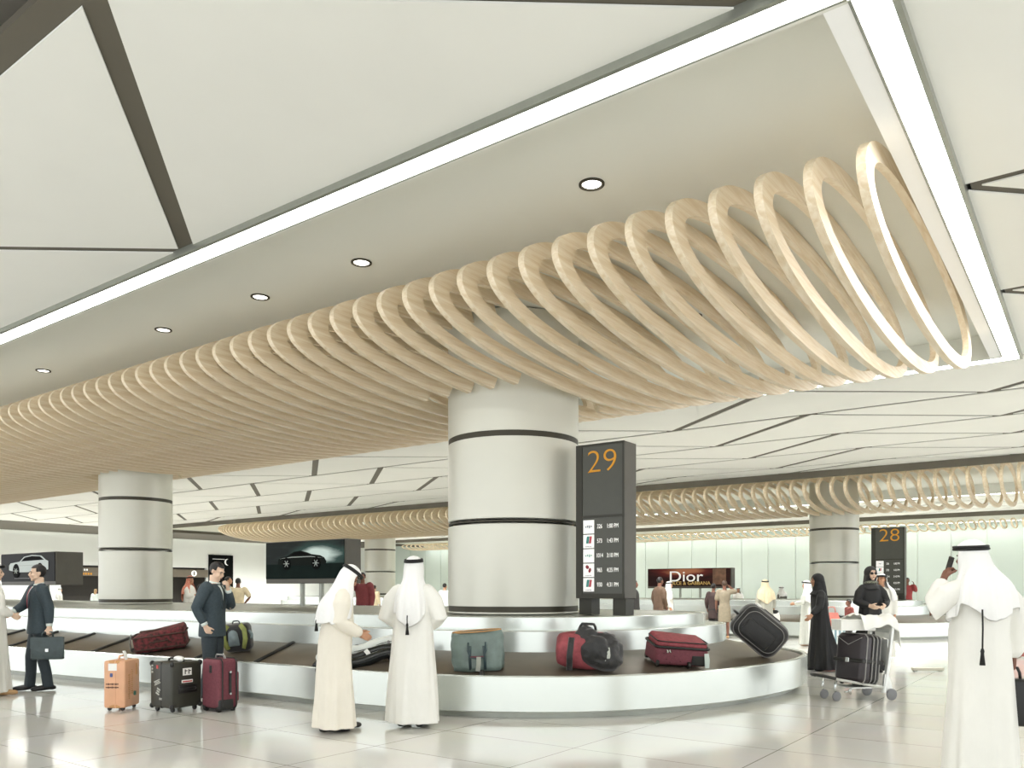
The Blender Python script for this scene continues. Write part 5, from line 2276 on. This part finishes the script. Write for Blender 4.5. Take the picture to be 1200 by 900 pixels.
f = far(222, 25.5, 'robed man in a red checked headcloth right of the left column', 95, 1.86, hair=False, arms={'Re': (.24, .05, 1.16), 'Rw': (.15, .25, 1.2), 'Le': (-.24, .05, 1.16), 'Lw': (-.14, .25, 1.18)})
f.robe(M_THOBE, seed=31)
f.ghutra(M_KEF, 1.1, agal=True, seed=31)
f.shoes()
f = far(234.5, 26.5, 'dark haired person in maroon just left of the thoughtful man', 100, 1.6, skin=M_SKIND)
f.casual(M_MAR, M_TRD)
f.shoes()
f = far(267, 25.5, 'man in a grey shirt just right of the thoughtful man', 80, 1.84)
f.casual(mat('grey_shirt', '#9a9f99', .75, var=.08, scale=14), M_TRD)
f.shoes()
f = far(279, 24.5, 'man in a cream shirt and white trousers, hands on hips, under the car advert', 350, 1.78, skin=M_SKIND, arms={'Re': (.36, -.1, 1.2), 'Rw': (.2, .02, 1.02), 'Le': (-.36, -.1, 1.2), 'Lw': (-.2, .02, 1.02)})
f.casual(M_BEI, M_TRW, short_sleeve=True)
f.shoes()
f = far(397, 32.4, 'small distant white robed man right of the car advert', 160, 1.52, hair=False)
f.robe(M_THOBE, seed=33)
f.ghutra(M_GHUTRA, seed=33)
f = far(425, 22, 'man in a maroon shirt with a raised arm, between the robed men', 190, 1.9, skin=M_SKIND, arms={'Re': (.33, .1, 1.34), 'Rw': (.12, .16, 1.5)})
f.casual(M_MAR, M_TRD, hem=.72, sleeve=1.25)
f.shoes()
f = far(438.5, 32.3, 'distant person in a beige top beside the maroon shirted man', 20, 1.6)
f.casual(M_BEI, M_TRW)
f = far(521, 30.2, 'person in a white shirt at the left edge of the thick column', 30, 1.66)
f.casual(M_SHIRT, M_TRD)
f = far(112, 40, 'seated looking blonde person in white before the dark passage', 5, 1.44, hair=mat('blonde_hair', '#b3946a', .6, var=.1, scale=40))
f.casual(M_SHIRT, M_TRD)
b = BM()
tube(b, [f.H((0, -.085, .02)), f.H((0, -.11, -.1)), f.H((0, -.1, -.25))], [.06, .06, .02], 12, flat=.6, round_ends=True)
f.add('long_hair', b, MATS['blonde_hair'])
f = far(70, 40, 'white robed person just behind the hand shaking man', 60, 1.5, hair=False)
f.robe(M_THOBE, seed=36)
f.ghutra(M_GHUTRA, seed=36)
f = far(773, 23.9, 'tall person in a brown robe before the red advert screen', 60, 1.8, hair=True, skin=M_SKIND)
f.robe(M_BROWN, seed=37)
f = far(783.5, 25.1, 'white robed man before the red advert screen', 100, 1.68, hair=False)
f.robe(M_THOBE, seed=38)
f.ghutra(M_GHUTRA, seed=38)
f = far(743, 23, 'person in a dark robe half hidden by the 29 pylon', 120, 1.7, skin=M_SKIND)
f.robe(M_TRD, seed=39, name='robe')
f = far(849, 23.7, 'person in a taupe dress with one hand raised to the head', 15, 1.7, female=True, skin=M_SKIND, hair=mat('brown_hair', '#4a382c', .6, var=.1, scale=40), arms={'Re': (.34, .06, 1.42), 'Rw': (.1, .05, 1.62)})
f.casual(M_TAUPE, M_TAUPE, skirt=True, short_sleeve=True)
f.shoes(M_SANDAL)
f = far(836, 24.6, 'dark clothed companion left of the taupe dress', 40, 1.62, female=True, skin=M_SKIND)
f.casual(mat('plum_cloth', '#40302e', .75, var=.1, scale=14), M_TRD, hem=.6)
f.shoes()
WB = at_depth(897, 23.5)
f = far(897, 23.5, 'person in a long grey robe and pale headcloth, carrying a white bag', 355, 1.72, hair=False, arms={'Rw': (.27, .02, .9)})
f.robe(M_GREY, seed=41)
f.ghutra(M_BEI, 1.05, seed=41)
f.shoes()
t = thing('carrier_bag', 'white carrier bag in the hand of the grey robed person', 'bag', Matrix.Translation(WB) @ Matrix.Rotation(face_rz(355), 4, 'Z') @ V(.27, .03, .42), face_rz(20))
b = BM()
loft(b, [[V(x * k, y * k, z) for x, y in ((-.17, -.07), (.17, -.07), (.17, .07), (-.17, .07))] for z, k in ((0, .9), (.2, 1), (.34, .8))])
obj('body', b, M_WHITEP, t)
b = BM()
arc_handle(b, (-.07, 0, .33), (.07, 0, .33), .09, .008)
obj('handle', b, M_WHITEP, t)
b = BM()
ellipsoid(b, (.03, -.03, .36), (.1, .07, .06), 10, 8)
obj('dark_contents', b, M_TRIM, t, smooth=True)
f = far(916, 34, 'small distant man in a dark coat and white headcloth by the far wall', 330, 1.55, hair=False)
f.robe(mat('slate_coat', '#6f7068', .75, var=.08), seed=42, name='coat')
f.ghutra(M_GHUTRA, .6, seed=42)
f = far(865, 38, 'distant white robed person by the far wall, left of the grey robe', 180, 1.5, hair=False)
f.robe(M_THOBE, seed=43)
f.ghutra(M_GHUTRA, seed=43)
f = far(946, 20.5, 'white robed man mostly hidden behind the woman in the black abaya', 300, 1.66, hair=False, arms={'Le': (-.26, .1, 1.18), 'Lw': (-.2, .3, 1.15)})
f.robe(mat('grey_white_robe', '#c9cbc3', .75, var=.03), seed=44)
f.ghutra(M_GHUTRA, seed=44)
f = far(1063, 32.2, 'man in a red patterned shirt beside the 28 pylon', 200, 1.9, skin=M_SKIND, arms={'Le': (-.28, .1, 1.3), 'Lw': (-.22, .1, 1.52)})
f.casual(M_REDJ, M_TRD, sleeve=1.2)
f.shoes()
f = far(995, 19.5, 'person in a rust brown top just behind the trolley', 270, 1.2, skin=M_SKIND)
f.casual(mat('rust_cloth', '#7d3d35', .75, var=.1), M_TRD)
f.shoes()
f = far(1192, 17, 'person in a red headscarf at the right edge behind the phoning man', 300, 1.25, female=True, hair=False)
f.robe(mat('coral_robe', '#b06a62', .75, var=.1), seed=46, name='robe')
f.hijab(MATS['red_jacket'])
# ================================================================== light
w = bpy.data.worlds.new('daylight')
SC.world = w
w.use_nodes = True
bg = w.node_tree.nodes['Background']
bg.inputs['Color'].default_value = (0.97, 0.99, 1.0, 1)
bg.inputs['Strength'].default_value = 2.3
SC.cycles.use_denoising = True
SC.cycles.max_bounces = 10
SC.cycles.diffuse_bounces = 6
SC.cycles.sample_clamp_indirect = 6


def spot(x, y, z=5.0, power=900, size=150):  # unseen fill lamp, added to brighten the left wall and far hall
    l = bpy.data.lights.new('fill_spot', 'SPOT')
    l.energy = power
    l.spot_size = math.radians(size)
    l.spot_blend = 0.8
    l.shadow_soft_size = 0.15
    l.color = (1.0, 1.0, 0.98)
    o = bpy.data.objects.new('fill_spot', l)
    o.location = (x, y, z)
    COL.objects.link(o)


for y in (18, 23, 28, 33, 38, 43):
    spot(-49.5, y, 5.0, 1500)
for x in (-42, -34, -26, -18, -10, -3):
    spot(x, 20.3, 5.0, 1700)
    spot(x, 40.8, 5.0, 1700)
for x in (-40, -30, -20):
    spot(x, 3.0, 5.0, 900)
